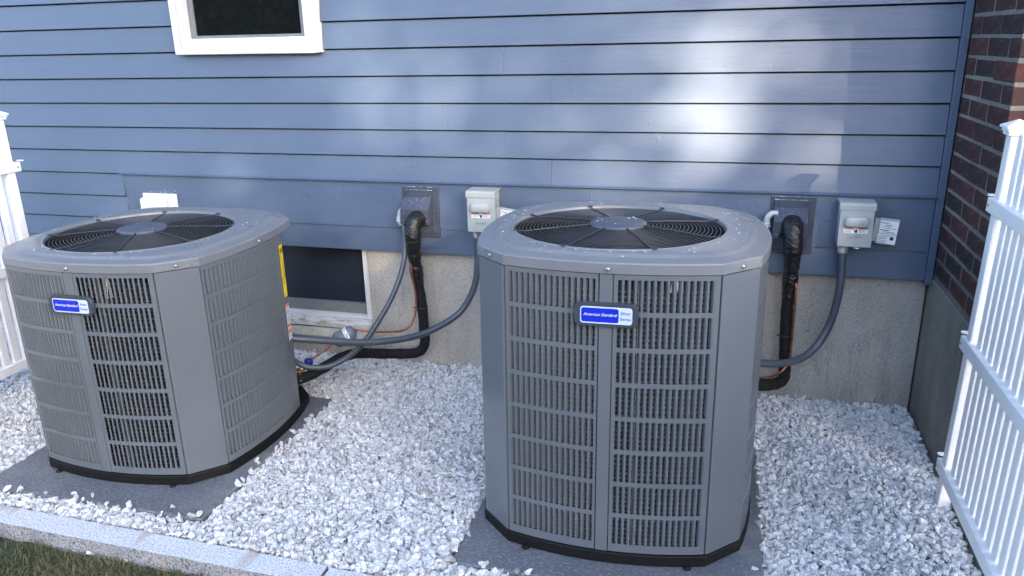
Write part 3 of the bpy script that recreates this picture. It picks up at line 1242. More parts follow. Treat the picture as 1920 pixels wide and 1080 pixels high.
# paper tags hanging inside the louvers
def paper_tag(u, s, z, label, size=1.0):
    x, y = face_pt(0, s, 0.015)
    W_ = u.matrix_basis @ Vector((x, y, z))
    t = thing('paper_tag', label, 'tag', W_, u.rotation_euler.z, 'paper tags hanging behind the louvers')
    m = MB()
    hgt = 0.062 * size
    m.box(-0.010, 0.0035, -0.0005, 0.0005, -hgt, 0.012)
    m.v = [(vx + 0.12 * vz, vy, vz) for vx, vy, vz in m.v]
    b = m.build('strip', M['paper'], t)
    m = MB()
    m.box(0.0045, 0.0125, -0.0002, 0.0006, -hgt * 0.85, 0.012)
    m.v = [(vx - 0.10 * vz - 0.002, vy, vz) for vx, vy, vz in m.v]
    m.build('strip', M['paper'], t)
    m = MB()
    for i in range(8):
        m.box(-0.007, 0.000 - 0.002 * (i % 2), -0.0009, -0.0006, -hgt + 0.008 + i * 0.006, -hgt + 0.0105 + i * 0.006)
    m.v = [(vx + 0.12 * vz, vy, vz) for vx, vy, vz in m.v]
    m.build('print', M['ink'], t)
u2.rotation_euler.x = -0.024
u2.location.z = 0.037
u2.location.y -= 0.001
for o in (u1, u2):
    o.matrix_basis = Matrix.Translation(o.location) @ o.rotation_euler.to_matrix().to_4x4()
paper_tag(u1, 0.125, h1 - 0.028, 'white paper tag behind the upper louvers of the shorter condenser')
paper_tag(u2, 0.175, h2 - 0.022, 'white paper tag behind the upper louvers of the taller condenser', 0.45)

# ------------------------------------------------------------------ things on the wall
def line_sleeve(x0, x1, z0, z1, label):
    t = thing('pipe_sleeve', label, 'wall sleeve', (0, 0, 0), 0, 'charcoal pipe sleeves on the skirt board')
    w = x1 - x0
    m = MB()
    m.box(x0, x1, -0.020, -0.0102, z0, z1)
    m.build('mounting_block', M['sleeve'], t, 0.002, 2)
    a, b = x0 + 0.012, x1 - 0.028
    m = MB()
    m.box(a + 0.004, b + 0.010, -0.029, -0.0202, z0 + 0.018, z0 + 0.128)
    m.build('lower_flange', M['sleeve'], t, 0.002, 2)
    m = MB()
    m.box(a, b, -0.030, -0.0203, z1 - 0.050, z1 - 0.012)
    m.build('upper_flange', M['sleeve'], t, 0.002, 2)
    # hood: sloped face above, upright face with an arched mouth below
    m = MB()
    zt, zm, zl = z1 - 0.044, z1 - 0.090, z1 - 0.158
    prof = [(-0.0302, zt), (-0.082, zm), (-0.080, zl)]
    arch = [(a + 0.020 + 0.096 * (0.5 - 0.5 * math.cos(math.pi * i / 12)), zl + 0.048 * math.sin(math.pi * i / 12)) for i in range(13)]
    m.face([(a, prof[0][0], zt), (a, prof[1][0], zm), (b, prof[1][0], zm), (b, prof[0][0], zt)])
    low = [(a - 0.004, zl)] + arch + [(b + 0.004, zl), (b, zm), (a, zm)]
    m.face([(x, -0.082 + 0.002 * (zm - z) / 0.068, z) for x, z in low])
    m.face([(a, -0.0302, zt), (a - 0.003, -0.0302, zl), (a - 0.004, -0.080, zl), (a, -0.082, zm)])
    m.face([(b, -0.0302, zt), (b, -0.082, zm), (b + 0.004, -0.080, zl), (b + 0.003, -0.0302, zl)])
    for i in range(len(arch) - 1):
        p, q = arch[i], arch[i + 1]
        m.face([(p[0], -0.080, p[1]), (q[0], -0.080, q[1]), (q[0], -0.030, q[1]), (p[0], -0.030, p[1])])
    m.build('hood', M['sleeve'], t)
    m = MB()
    m.box(b + 0.002, b + 0.026, -0.0245, -0.0204, zl - 0.004, zl + 0.002)
    m.box(b + 0.0262, x1 - 0.001, -0.0245, -0.0204, zl + 0.004, zl + 0.010)
    m.build('seam_lip', M['sleeve'], t)
    for sx, sz in ((a + 0.012, z1 - 0.028), (b - 0.012, z1 - 0.028), (a + 0.016, z0 + 0.034), (b - 0.002, z0 + 0.034)):
        q = MB()
        q.lathe([(0.0036, 0.0), (0.0034, 0.0022), (0.0, 0.0028)], (sx, -0.0298, sz), 'y', 9)
        q.build('screw', M['dark'], t)
    for sx in (a + 0.012, b - 0.012):
        q = MB()
        q.lathe([(0.0026, 0.0), (0.0024, 0.0014), (0.0, 0.0018)], (sx, -0.0806, zl + 0.018), 'y', 9)
        q.build('screw', M['screw'], t)
    # wet grit and drops on the top edge and hood, glints painted white
    q = MB()
    for i in range(60):
        x = random.uniform(a, b)
        y = random.uniform(-0.029, -0.012)
        s = random.uniform(0.0008, 0.0019)
        q.lathe([(s, 0), (s * 0.7, s * 0.8), (0.0, s)], (x, y, z1 - 0.0125 if y < -0.021 else z1 - 0.0005), 'z', 5)
    for i in range(45):
        f = random.random()
        x = random.uniform(a, b)
        s = random.uniform(0.0005, 0.0013)
        q.lathe([(s, 0), (s * 0.7, s * 0.8), (0.0, s)], (x, -0.0302 - 0.0518 * f - 0.0002, zt - 0.046 * f), 'z', 5)
    stuff(q.build('droplet_glints', M['speck'], t))
    return t
line_sleeve(-1.147, -0.976, 0.640, 0.866, 'charcoal pipe sleeve on the skirt board above the basement window')
line_sleeve(0.428, 0.592, 0.646, 0.874, 'charcoal pipe sleeve between the taller condenser and the brick wall')

def switch_box(x0, x1, z0, z1, label):
    t = thing('disconnect_switch', label, 'switch box', ((x0 + x1) / 2, 0, z0), 0, 'grey disconnect switches on the skirt board')
    w, h = x1 - x0, z1 - z0
    m = MB()
    m.box(-w / 2 + 0.004, w / 2 - 0.004, -0.094, -0.0104, 0.002, h - 0.004)
    m.build('body', M['box'], t, 0.002, 2)
    m = MB()
    m.box(-w / 2 + 0.001, w / 2 - 0.001, -0.1005, -0.0942, 0.0, h - 0.0255)
    door = m.build('door', M['box'], t, 0.003, 3)
    m = MB()
    m.prism([(-0.104, h - 0.025), (-0.104, h - 0.003), (-0.0945, h + 0.003), (-0.0105, h + 0.005), (-0.0105, h - 0.0035), (-0.0944, h - 0.0035), (-0.0944, h - 0.025)], -w / 2 - 0.003, w / 2 + 0.003, 'x')
    m.build('rain_lid', M['box'], t, 0.002, 2)
    m = MB()
    hz = h - 0.067
    for i, (dy, k) in enumerate(((0, 1.0), (0.010, 1.0), (0.017, 0.95), (0.020, 0.86))):
        pass
    ro = rounded(0.086, 0.040, 0.014, 6)
    m.grid([[(x * k, -0.1006 - dy, hz + z * k) for x, z in ro] for dy, k in ((0, 1.02), (0.012, 1.0), (0.019, 0.93), (0.022, 0.80))], True, 0, True)
    m.face([(x * 0.80, -0.1226, hz + z * 0.80) for x, z in ro], 0, True)
    m.build('handle', M['box'], door)
    m = MB()
    zl = hz - 0.0245
    m.box(-0.042, 0.042, -0.1014, -0.1004, zl - 0.0215, zl)
    lab = m.build('warning_label', M['paper'], door)
    m = MB()
    for a, b in ((-0.042, -0.010), (0.009, 0.042)):
        m.box(a, b, -0.1018, -0.1013, zl - 0.0048, zl)
    m.build('print', M['red_print'], lab)
    m = MB()
    m.prism([(-0.006, zl - 0.012), (-0.0025, zl - 0.018), (0.003, zl - 0.0205), (0.006, zl - 0.017), (0.0055, zl - 0.007), (0.002, zl - 0.005), (-0.0005, zl - 0.011), (-0.004, zl - 0.008)], -0.1018, -0.1013, 'y')
    m.box(-0.0085, -0.0045, -0.1018, -0.1013, zl - 0.008, zl - 0.0045)
    for i in range(5):
        m.box(-0.040, -0.014 - 0.004 * (i % 2), -0.1017, -0.1013, zl - 0.0085 - i * 0.0026, zl - 0.0079 - i * 0.0026)
        m.box(0.011, 0.039 - 0.005 * (i % 2), -0.1017, -0.1013, zl - 0.0085 - i * 0.0026, zl - 0.0079 - i * 0.0026)
    m.build('print', M['ink'], lab)
    lettering('SIEMENS', 0.0145, M['box'], door, (0.001, -0.1014, 0.0405), (math.pi / 2, 0, 0), 0, 0.0012, spacing=1.05)
    m = MB()
    m.lathe([(0.016, 0), (0.016, 0.003), (0.0, 0.0034)], (0.012, -0.095, -0.0035), 'z', 16)
    m.build('hasp', M['screw'], t)
    m = MB()
    m.lathe([(0.021, 0.0), (0.021, -0.010), (0.0175, -0.012), (0.0175, -0.030), (0.0, -0.030)], (-w / 2 + 0.034, -0.058, 0.0015), 'z', 18)
    m.build('conduit_nut', M['fitting'], t)
    m = MB()
    m.box(w / 2 - 0.0035, w / 2 + 0.0005, -0.060, -0.030, 0.110, 0.140)
    m.build('latch_tab', M['box'], t, 0.001, 1)
    return t
switch_box(-0.817, -0.692, 0.692, 0.868, 'light grey switch box beside the pipe sleeve above the basement window')
switch_box(0.672, 0.795, 0.702, 0.869, 'light grey switch box nearest the brick wall')

def pouch(x, z, w, h, tilt, label):
    t = thing('document_pouch', label, 'pouch', (x, -0.052, z), 0, 'clear document pouches beside the switch boxes')
    t.rotation_euler = (0.0, tilt, -0.12)
    m = MB()
    m.box(-w / 2, w / 2, -0.006, 0.006, -h / 2, h / 2)
    m.box(-w / 2 - 0.016, -w / 2 + 0.001, -0.004, 0.005, -h / 2 + 0.006, h / 2 - 0.004)
    m.build('sleeve', M['fitting'], t, 0.002, 2)
    m = MB()
    m.box(-w / 2 + 0.005, w / 2 - 0.002, -0.0072, -0.0058, -h / 2 + 0.004, h / 2 - 0.008)
    p = m.build('sheet', M['paper'], t)
    m = MB()
    zz = h / 2 - 0.016
    for a, b, th in ((0.1, 0.5, 0.0022), (0.35, 0.66, 0.0022), (0.2, 0.62, 0.0016), (0.38, 0.9, 0.0016), (0.1, 0.55, 0.0026), (0.3, 0.85, 0.0022), (0.1, 0.95, 0.0016), (0.2, 0.9, 0.0014), (0.1, 0.55, 0.0018), (0.1, 0.5, 0.0018), (0.1, 0.55, 0.0014), (0.1, 0.48, 0.0018)):
        m.box(-w / 2 + w * a, -w / 2 + w * b, -0.0076, -0.0070, zz - th, zz)
        zz -= h * 0.068
    m.box(w * 0.18, w * 0.36, -0.0076, -0.0070, -h * 0.31, -h * 0.18)
    m.build('print', M['ink'], p)
    m = MB()
    m.tube([(-w / 2 - 0.005, 0.002, -h / 2 + 0.02), (-w / 2 - 0.02, 0.004, -h / 2 + 0.024), (-w / 2 - 0.032, 0.010, -h / 2 + 0.020)], 0.0028, 6)
    m.build('tie', M['fitting'], t)
    return t
pouch(-0.652, 0.742, 0.070, 0.100, 0.10, 'white lettered pouch half hidden behind the taller condenser')
pouch(0.853, 0.757, 0.070, 0.100, 0.08, 'white lettered pouch between a switch box and the brick wall')

# white cover at the left
vt = thing('vent_cover', 'small white vent cover on the blue wall behind the left condenser', 'vent cover', (-2.448, 0, 0.565))
m = MB(); m.box(-0.098, 0.096, -0.022, -0.0102, -0.02, 0.228); m.build('flange', M['white_trim'], vt, 0.003, 2)
m = MB(); m.prism([(-0.060, -0.01), (-0.056, 0.205), (-0.0222, 0.214), (-0.0222, -0.01)], -0.090, 0.062, 'x'); m.build('hood', M['white_trim'], vt, 0.003, 2)
m = MB()
for i in range(16):
    x = random.gauss(0, 0.05)
    s_ = random.uniform(0.0008, 0.0022)
    m.lathe([(s_, 0), (s_ * 0.7, s_ * 0.5), (0.0, s_ * 0.7)], (x, -0.0100, 0.230 + abs(random.gauss(0, 0.009))), 'y', 6)
stuff(m.build('paint_spatter', M['white_trim'], vt))

# ------------------------------------------------------------------ conduits and pipes
def conduit(pts, r, label, cat='conduit', name='electrical_conduit', ribs=True, group='grey flexible conduits running to the condensers'):
    P_ = curve_path(pts, 14)
    t = thing(name, label, cat, P_[0], 0, group)
    o = P_[0]
    m = MB()
    # fine corrugation
    L_, dense = 0, []
    step = 0.0035
    acc = [P_[0]]
    for a, b in zip(P_[:-1], P_[1:]):
        n_ = max(1, int((b - a).length / step))
        acc += [a + (b - a) * (i + 1) / n_ for i in range(n_)]
    rad = [r * (1 + (0.022 if i % 2 else -0.022)) for i in range(len(acc))]
    m.tube([p - o for p in acc], rad, 12)
    m.build('hose', M['conduit'], t)
    d = (P_[1] - P_[0]).normalized()
    m = MB()
    m.tube([d * -0.012, d * 0.016], r * 1.22, 14)
    m.build('ferrule', M['fitting'], t)
    return t
conduit([(-0.7885, -0.058, 0.672), (-0.786, -0.066, 0.590), (-0.790, -0.080, 0.487), (-0.814, -0.100, 0.401), (-0.861, -0.130, 0.326), (-0.933, -0.190, 0.279), (-1.016, -0.260, 0.253), (-1.108, -0.340, 0.253), (-1.214, -0.420, 0.267), (-1.326, -0.510, 0.301), (-1.421, -0.580, 0.329), (-1.475, -0.605, 0.340)], 0.0145,
        'thick grey conduit crossing the wall from a switch box to the shorter condenser')
conduit([(0.7005, -0.058, 0.682), (0.704, -0.066, 0.624), (0.704, -0.080, 0.543), (0.696, -0.090, 0.460), (0.677, -0.100, 0.375), (0.638, -0.130, 0.304), (0.584, -0.180, 0.266), (0.519, -0.240, 0.263), (0.462, -0.290, 0.275), (0.415, -0.330, 0.289), (0.33, -0.40, 0.31), (0.20, -0.50, 0.33)], 0.0150,
        'thick grey conduit from the switch box by the brick wall to the taller condenser')
c3 = conduit([(-1.146, -0.060, 0.712), (-1.130, -0.066, 0.690), (-1.117, -0.090, 0.641), (-1.113, -0.120, 0.569), (-1.125, -0.160, 0.481), (-1.152, -0.220, 0.390), (-1.191, -0.290, 0.304), (-1.228, -0.360, 0.237), (-1.270, -0.430, 0.199), (-1.322, -0.490, 0.179), (-1.382, -0.530, 0.182), (-1.433, -0.560, 0.211), (-1.461, -0.580, 0.256), (-1.50, -0.60, 0.31)], 0.0120,
        'thinner grey conduit looping down from the elbow above the basement window')
def elbow(x, z, xs, label):
    t = thing('conduit_elbow', label, 'pipe elbow', (x, -0.060, z), 0, 'pale elbows on the pipe sleeves')
    m = MB()
    m.tube(curve_path([(0.040 * xs, 0.012, 0.038), (0.018 * xs, 0.006, 0.036), (0.004 * xs, 0.0, 0.022), (0, 0, 0)], 6), 0.0115, 12)
    m.build('bend', M['fitting'], t)
    for q, r in ((-0.004, 0.0155), (-0.014, 0.0165)):
        m = MB()
        m.lathe([(0.010, 0.006), (r, 0.005), (r, -0.004), (0.010, -0.005)], (0, 0, q), 'z', 16)
        m.build('collar', M['fitting'], t)
    return t
elbow(-1.150, 0.735, 1, 'pale grey elbow on the pipe sleeve above the basement window')
elbow(0.412, 0.775, 1, 'pale grey elbow peeking over the lid of the taller condenser')

def pipe_run(pts, label, tape_end, ties):
    P_ = curve_path(pts, 10)
    t = thing('insulated_pipe', label, 'insulated pipe', P_[0], 0, 'black insulated refrigerant pipes')
    o = P_[0]
    n = len(P_)
    cut = int(n * tape_end)
    m = MB()
    m.tube([p - o for p in P_[cut - 2:]], [0.0235 * (1 + 0.03 * math.sin(i * 0.9)) for i in range(n - cut + 2)], 16)
    m.build('foam', M['foam'], t)
    m = MB()
    rad = []
    for i in range(cut + 1):
        f = i / cut
        rad.append((0.040 - 0.013 * f) * (1 + 0.05 * math.sin(f * 17) + random.uniform(-0.02, 0.02)) * (0.88 if 0.70 < f < 0.77 else 1))
    m.tube([p - o for p in P_[:cut + 1]], rad, 18)
    m.build('tape_wrap', M['tape'], t)
    for f in ties:
        i = int(n * f)
        m = MB()
        d = (P_[i + 1] - P_[i - 1]).normalized()
        m.tube([P_[i] - o - d * 0.0025, P_[i] - o + d * 0.0025], 0.0262, 14)
        m.tube([P_[i] - o + Vector((-0.024, -0.012, 0)), P_[i] - o + Vector((-0.036, -0.022, 0.004))], 0.0025, 6)
        m.build('zip_tie', M['dark'], t)
    return t
pipe_run([(-1.055, -0.060, 0.735), (-1.060, -0.112, 0.722), (-1.062, -0.128, 0.672), (-1.069, -0.110, 0.586), (-1.070, -0.092, 0.490), (-1.067, -0.085, 0.423), (-1.058, -0.082, 0.322), (-1.054, -0.085, 0.209), (-1.053, -0.090, 0.150), (-1.073, -0.102, 0.112), (-1.121, -0.120, 0.102), (-1.228, -0.180, 0.116), (-1.313, -0.260, 0.142), (-1.352, -0.340, 0.150), (-1.388, -0.440, 0.140), (-1.416, -0.530, 0.138), (-1.47, -0.590, 0.135)],
         'black insulated pipe bending along the gravel to the shorter condenser', 0.30, (0.375,))
pipe_run([(0.507, -0.060, 0.775), (0.511, -0.112, 0.757), (0.514, -0.128, 0.705), (0.517, -0.110, 0.625), (0.518, -0.092, 0.534), (0.517, -0.085, 0.443), (0.520, -0.082, 0.355), (0.524, -0.082, 0.265), (0.530, -0.084, 0.173), (0.526, -0.105, 0.137), (0.500, -0.145, 0.130), (0.455, -0.205, 0.146), (0.415, -0.265, 0.168), (0.34, -0.36, 0.19), (0.22, -0.46, 0.20)],
         'black insulated pipe dropping behind the taller condenser near the brick wall', 0.33, (0.46,))

def copper(pts, label, r=0.0048):
    P_ = curve_path(pts, 10)
    m = MB()
    o = P_[0]
    m.tube([p - o for p in P_], r, 8)
    ob = m.build('copper_pipe', M['copper'])
    ob.location = o
    return tag(ob, label, 'copper pipe', 'bare copper pipes beside the insulated pipes')
copper([(-1.088, -0.108, 0.560), (-1.084, -0.120, 0.539), (-1.080, -0.125, 0.500), (-1.075, -0.120, 0.445), (-1.069, -0.120, 0.372), (-1.073, -0.130, 0.310), (-1.093, -0.150, 0.255), (-1.124, -0.180, 0.238), (-1.163, -0.220, 0.244), (-1.218, -0.260, 0.256), (-1.284, -0.298, 0.271)], 'copper pipe curving from an insulated pipe to the grey canister')
copper([(-1.378, -0.362, 0.224), (-1.396, -0.400, 0.205), (-1.425, -0.450, 0.188)], 'short copper pipe between the grey canister and the blue valve cap', 0.0055)
copper([(0.537, -0.105, 0.560), (0.540, -0.120, 0.532), (0.543, -0.120, 0.459), (0.544, -0.112, 0.368), (0.543, -0.110, 0.278), (0.538, -0.115, 0.216), (0.516, -0.130, 0.180), (0.475, -0.170, 0.169), (0.425, -0.220, 0.179), (0.36, -0.30, 0.20)], 'copper pipe along the insulated pipe nearest the brick wall')

# filter drier
a, b = Vector((-1.288, -0.298, 0.270)), Vector((-1.374, -0.356, 0.229))
dr = thing('filter_drier', 'grey cylindrical canister on the copper pipe below the basement window', 'filter canister', (a + b) / 2)
mid = (a + b) / 2
ax = (a - b).normalized()
L = (a - b).length
m = MB()
prof = [(-0.50, 0.006), (-0.47, 0.020), (-0.40, 0.031), (-0.30, 0.035), (0.24, 0.035), (0.30, 0.033), (0.38, 0.030), (0.44, 0.018), (0.5, 0.006)]
m.tube([ax * L * f for f, r in prof], [r for f, r in prof], 22)
m.build('canister', M['drier'], dr)
m = MB()
m.tube([ax * L * 0.02, ax * L * 0.17], 0.0356, 22, caps=False)
m.build('label_band', M['paper'], dr)
side = ax.cross(Vector((0, 0, 1))).normalized()
if side.y > 0:
    side = -side
upv = side.cross(ax)
if upv.z < 0:
    upv = -upv
m = MB()
for i in range(9):
    ang = -0.9 + i * 0.26
    d1 = side * math.cos(ang) + upv * math.sin(ang)
    d2 = side * math.cos(ang + 0.13) + upv * math.sin(ang + 0.13)
    c = ax * L * (0.055 + 0.01 * (i % 2))
    e = ax * L * (0.075 + 0.03 * (i % 3))
    m.face([c + d1 * 0.0362, e + d1 * 0.0362, e + d2 * 0.0362, c + d2 * 0.0362])
m.build('print', M['ink'], dr)

# service valves
sv = thing('service_valve', 'blue capped valve on the copper pipe behind the shorter condenser', 'valve', (-1.436, -0.470, 0.178))
m = MB(); m.lathe([(0.0, 0.014), (0.016, 0.013), (0.0185, 0.009), (0.0185, -0.008), (0.015, -0.011), (0.0, -0.011)], (0, 0, 0), 'z', 14); m.build('cap', M['blue_cap'], sv, 0.0012, 1)
m = MB(); m.tube([(0, 0, -0.011), (0, 0, -0.035)], 0.010, 10); m.tube([(0, 0, -0.03), (-0.06, -0.04, -0.03)], 0.008, 8); m.build('stem', M['brass'], sv)
sv = thing('service_valve', 'brass valve with a red handle beside the end of the insulated pipe', 'valve', (-1.434, -0.560, 0.148))
m = MB(); m.lathe([(0.0, 0.020), (0.008, 0.019), (0.0095, 0.014), (0.0095, -0.006), (0.0, -0.006)], (-0.010, 0, 0.010), 'z', 8); m.build('nut', M['brass'], sv, 0.001, 1)
m = MB(); m.lathe([(0.0, 0.014), (0.007, 0.013), (0.0085, 0.010), (0.0085, -0.006), (0.0, -0.006)], (0.004, -0.006, -0.012), 'x', 6); m.build('nut', M['brass'], sv, 0.001, 1)
m = MB(); m.tube([(-0.006, -0.004, -0.004), (0.006, -0.002, 0.008), (0.012, 0, 0.022)], [0.004, 0.0045, 0.003], 8); m.build('handle', M['red_cap'], sv)
m = MB(); m.tube([(-0.03, 0, -0.03), (-0.006, 0, -0.028), (0.004, -0.002, -0.034)], 0.010, 10); m.build('stub', M['copper'], sv)

# ------------------------------------------------------------------ white fences
def fence(x, y0, n, label, side, tops, lean=0.0):
    """post at y0, panel running towards -y; side = -1 when the rails' proud face looks to -x"""
    t = thing('fence_panel', label, 'fence', (x, y0, 0.0), 0, 'white vinyl fence panels')
    m = MB()
    m.box(-0.019, 0.019, -0.020, 0.020, -0.10, 1.198)
    post = m.build('post', M['vinyl'], t, 0.003, 2)
    m = MB()
    m.box(-0.0275, 0.0275, -0.0275, 0.0275, 1.1985, 1.208)
    m.box(-0.031, 0.031, -0.031, 0.031, 1.2085, 1.216)
    m.box(-0.036, 0.036, -0.036, 0.036, 1.2165, 1.2235)
    b0 = len(m.v)
    m.v += [(-0.036, -0.036, 1.2236), (0.036, -0.036, 1.2236), (0.036, 0.036, 1.2236), (-0.036, 0.036, 1.2236), (0, 0, 1.243)]
    for q in ((0, 1, 4), (1, 2, 4), (2, 3, 4), (3, 0, 4)):
        m.f.append(tuple(b0 + i for i in q)); m.mi.append(0); m.smooth.append(False)
    m.build('cap', M['vinyl'], post, 0.0015, 2)
    pitch = 0.053
    end = -(n * pitch + 0.06)
    for z in (1.012, 0.575, 0.142):
        m = MB()
        m.box(-0.027 if side < 0 else -0.017, 0.017 if side < 0 else 0.027, end, 0.048, z - 0.042, z)
        r = m.build('rail', M['vinyl'], t, 0.003, 2)
        q = MB()
        q.prism(rounded(0.034, 0.020, 0.0095, 5, 0.006 * side, 0.066), z + 0.0005, z + 0.0045)
        q.build('bracket', M['vinyl'], r)
        q = MB()
        q.lathe([(0.0052, 0.0), (0.0048, 0.0020), (0.0, 0.0028)], (0, 0, 0), 'x', 9)
        s = q.build('screw', M['screw'], r)
        s.location = (0.0272 * side, 0.030, z - 0.021)
        s.rotation_euler = (0, 0, math.pi if side < 0 else 0)
    pm = {}
    for i in range(n):
        top = tops(i, n)
        key = round(top, 3)
        if key not in pm:
            q = MB()
            w, d = 0.0175, 0.0095
            q.prism([(-w, 0.118), (w, 0.118), (w, top - 0.008), (w - 0.008, top), (-w + 0.008, top), (-w, top - 0.008)], -d, d, 'x')
            me = q.mesh('picket')
            me.materials.append(M['vinyl'])
            bm = bmesh.new(); bm.from_mesh(me)
            bmesh.ops.bevel(bm, geom=list(bm.edges), offset=0.002, segments=1, affect='EDGES')
            bm.to_mesh(me); bm.free()
            pm[key] = me
        o = bpy.data.objects.new('picket', pm[key])
        COL.objects.link(o)
        o.parent = t
        o.location = (0.0015, -0.062 - i * pitch, 0)
    m = MB()
    m.box(-0.024, 0.024, end - 0.05, end - 0.002, -0.10, 1.198)
    m.build('post', M['vinyl'], t, 0.003, 2)
    t.rotation_euler.y = lean
    return t
scallop = lambda i, n: 1.030 + 0.19 * (1 - math.sin(math.pi * (i + 0.6) / n)) ** 1.0
fence(1.003, -0.695, 30, 'white scalloped picket fence panel beside the brick wall', -1, scallop, 0.021)
fence(-2.80, -0.515, 30, 'white picket fence panel standing behind the shorter condenser, far from the brick wall', 1, scallop)

# ------------------------------------------------------------------ crushed stone
def stone_base(seed):
    r = random.Random(seed)
    bm = bmesh.new()
    ax = (r.uniform(0.95, 1.45), r.uniform(0.75, 1.05), r.uniform(0.5, 0.85))
    for _ in range(r.randint(13, 20)):
        d = Vector([r.gauss(0, 1) for _ in range(3)]).normalized() * r.uniform(0.78, 1.08)
        bm.verts.new((d.x * ax[0], d.y * ax[1], d.z * ax[2]))
    res = bmesh.ops.convex_hull(bm, input=list(bm.verts))
    bmesh.ops.delete(bm, geom=[e for e in res['geom_interior'] if isinstance(e, bmesh.types.BMVert)], context='VERTS')
    bmesh.ops.triangulate(bm, faces=list(bm.faces))
    bmesh.ops.recalc_face_normals(bm, faces=list(bm.faces))
    bm.verts.index_update()
    V = np.array([v.co[:] for v in bm.verts])
    F = np.array([[v.index for v in f.verts] for f in bm.faces])
    bm.free()
    return V, F
bases = [stone_base(100 + i) for i in range(26)]

def in_pad(x, y, grow=0.0):
    m = np.zeros(len(x), bool)
    for cx, cy, hx, hy, rz in pads:
        c, s = math.cos(-rz), math.sin(-rz)
        lx = (x - cx) * c - (y - cy) * s
        ly = (x - cx) * s + (y - cy) * c
        m |= (np.abs(lx) < hx + grow) & (np.abs(ly) < hy + grow)
    return m

def scatter(n, zlo, zhi, size, edge=0.0):
    x = rng.uniform(-3.7, 1.028, n)
    y = rng.uniform(-1.475, 0.022, n)
    back = -1.418 + (x + 4.4) * (-0.0565 / 3.578)
    keep = (y > back + 0.010) & ~in_pad(x, y, edge)
    x, y = x[keep], y[keep]
    z = rng.uniform(zlo, zhi, len(x))
    near = in_pad(x, y, 0.035)
    z = np.where(near, z + 0.004, z)
    z += 0.006 * np.sin(x * 5.1 + 1) * np.sin(y * 6.3)
    s = size * np.exp(rng.normal(0, 0.22, len(x)))
    return x, y, z, s

def jitter_grid(pitch):
    gx = np.arange(-3.7, 1.03, pitch)
    gy_ = np.arange(-1.475, 0.022, pitch)
    X, Y = np.meshgrid(gx, gy_)
    n = X.size
    return X.ravel() + rng.uniform(-0.45, 0.45, n) * pitch, Y.ravel() + rng.uniform(-0.45, 0.45, n) * pitch

xs, ys, zs, ss = [], [], [], []
for pitch, zlo, zhi, size in ((0.0172, -0.022, -0.012, 0.0128), (0.0144, -0.012, -0.003, 0.0114), (0.034, -0.004, 0.002, 0.0116)):
    X, Y = jitter_grid(pitch)
    back = -1.418 + (X + 4.4) * (-0.0565 / 3.578)
    keep = (Y > back + 0.012) & ~in_pad(X + rng.normal(0, 0.004, len(X)), Y + rng.normal(0, 0.004, len(Y)), 0.005 if zlo < -0.015 else 0.001) & (X < 1.022)
    X, Y = X[keep], Y[keep]
    Z = rng.uniform(zlo, zhi, len(X)) + 0.005 * np.sin(X * 5.1 + 1) * np.sin(Y * 6.3)
    Z = np.where(in_pad(X, Y, 0.002), 0.010 + rng.uniform(0, 0.004, len(X)), Z)
    xs.append(X); ys.append(Y); zs.append(Z)
    ss.append(size * np.exp(np.clip(rng.normal(0, 0.28, len(X)), -0.6, 0.42)))
# spill over the pad edges
X = rng.uniform(-2.5, 0.6, 9000); Y = rng.uniform(-1.42, -0.35, 9000)
lip = in_pad(X, Y, 0.004) & ~in_pad(X, Y, -0.030)
front = Y < -1.30
X, Y, front = X[lip], Y[lip], front[lip]
k = rng.random(len(X)) < np.where(front, 0.05, 0.025)
X, Y = X[k], Y[k]
xs.append(X); ys.append(Y); zs.append(np.full(len(X), 0.012) + rng.uniform(-0.002, 0.003, len(X))); ss.append(0.0105 * np.exp(rng.normal(0, 0.2, len(X))))
x = np.concatenate(xs); y = np.concatenate(ys); z = np.concatenate(zs); s = np.concatenate(ss)
n = len(x)
kind = rng.integers(0, len(bases), n)
q = rng.normal(size=(n, 4)); q[:, 3] *= 1.2
q /= np.linalg.norm(q, axis=1)[:, None]
def qmat(q):
    a, b, c, d = q[:, 3], q[:, 0], q[:, 1], q[:, 2]
    return np.stack([np.stack([1 - 2 * (c * c + d * d), 2 * (b * c - a * d), 2 * (b * d + a * c)], -1),
                     np.stack([2 * (b * c + a * d), 1 - 2 * (b * b + d * d), 2 * (c * d - a * b)], -1),
                     np.stack([2 * (b * d - a * c), 2 * (c * d + a * b), 1 - 2 * (b * b + c * c)], -1)], -2)
Rm = qmat(q)
Vs, Fs, Ts = [], [], []
off = 0
for kk, (V, F) in enumerate(bases):
    idx = np.where(kind == kk)[0]
    W = np.einsum('nij,vj->nvi', Rm[idx], V) * s[idx, None, None]
    W += np.stack([x[idx], y[idx], z[idx]], -1)[:, None, :]
    Vs.append(W.reshape(-1, 3))
    Fs.append((F[None] + (np.arange(len(idx)) * len(V))[:, None, None]).reshape(-1, 3) + off)
    tn = np.clip(rng.normal(0.55, 0.22, len(idx)), 0, 1)
    Ts.append(np.repeat(tn, len(V)))
    off += len(idx) * len(V)
print('stones', n)
stuff(tag(numpy_mesh('gravel', np.concatenate(Vs), np.concatenate(Fs), M['stone'], np.concatenate(Ts)), 'white crushed stone covering the bed around both condensers', 'gravel'))

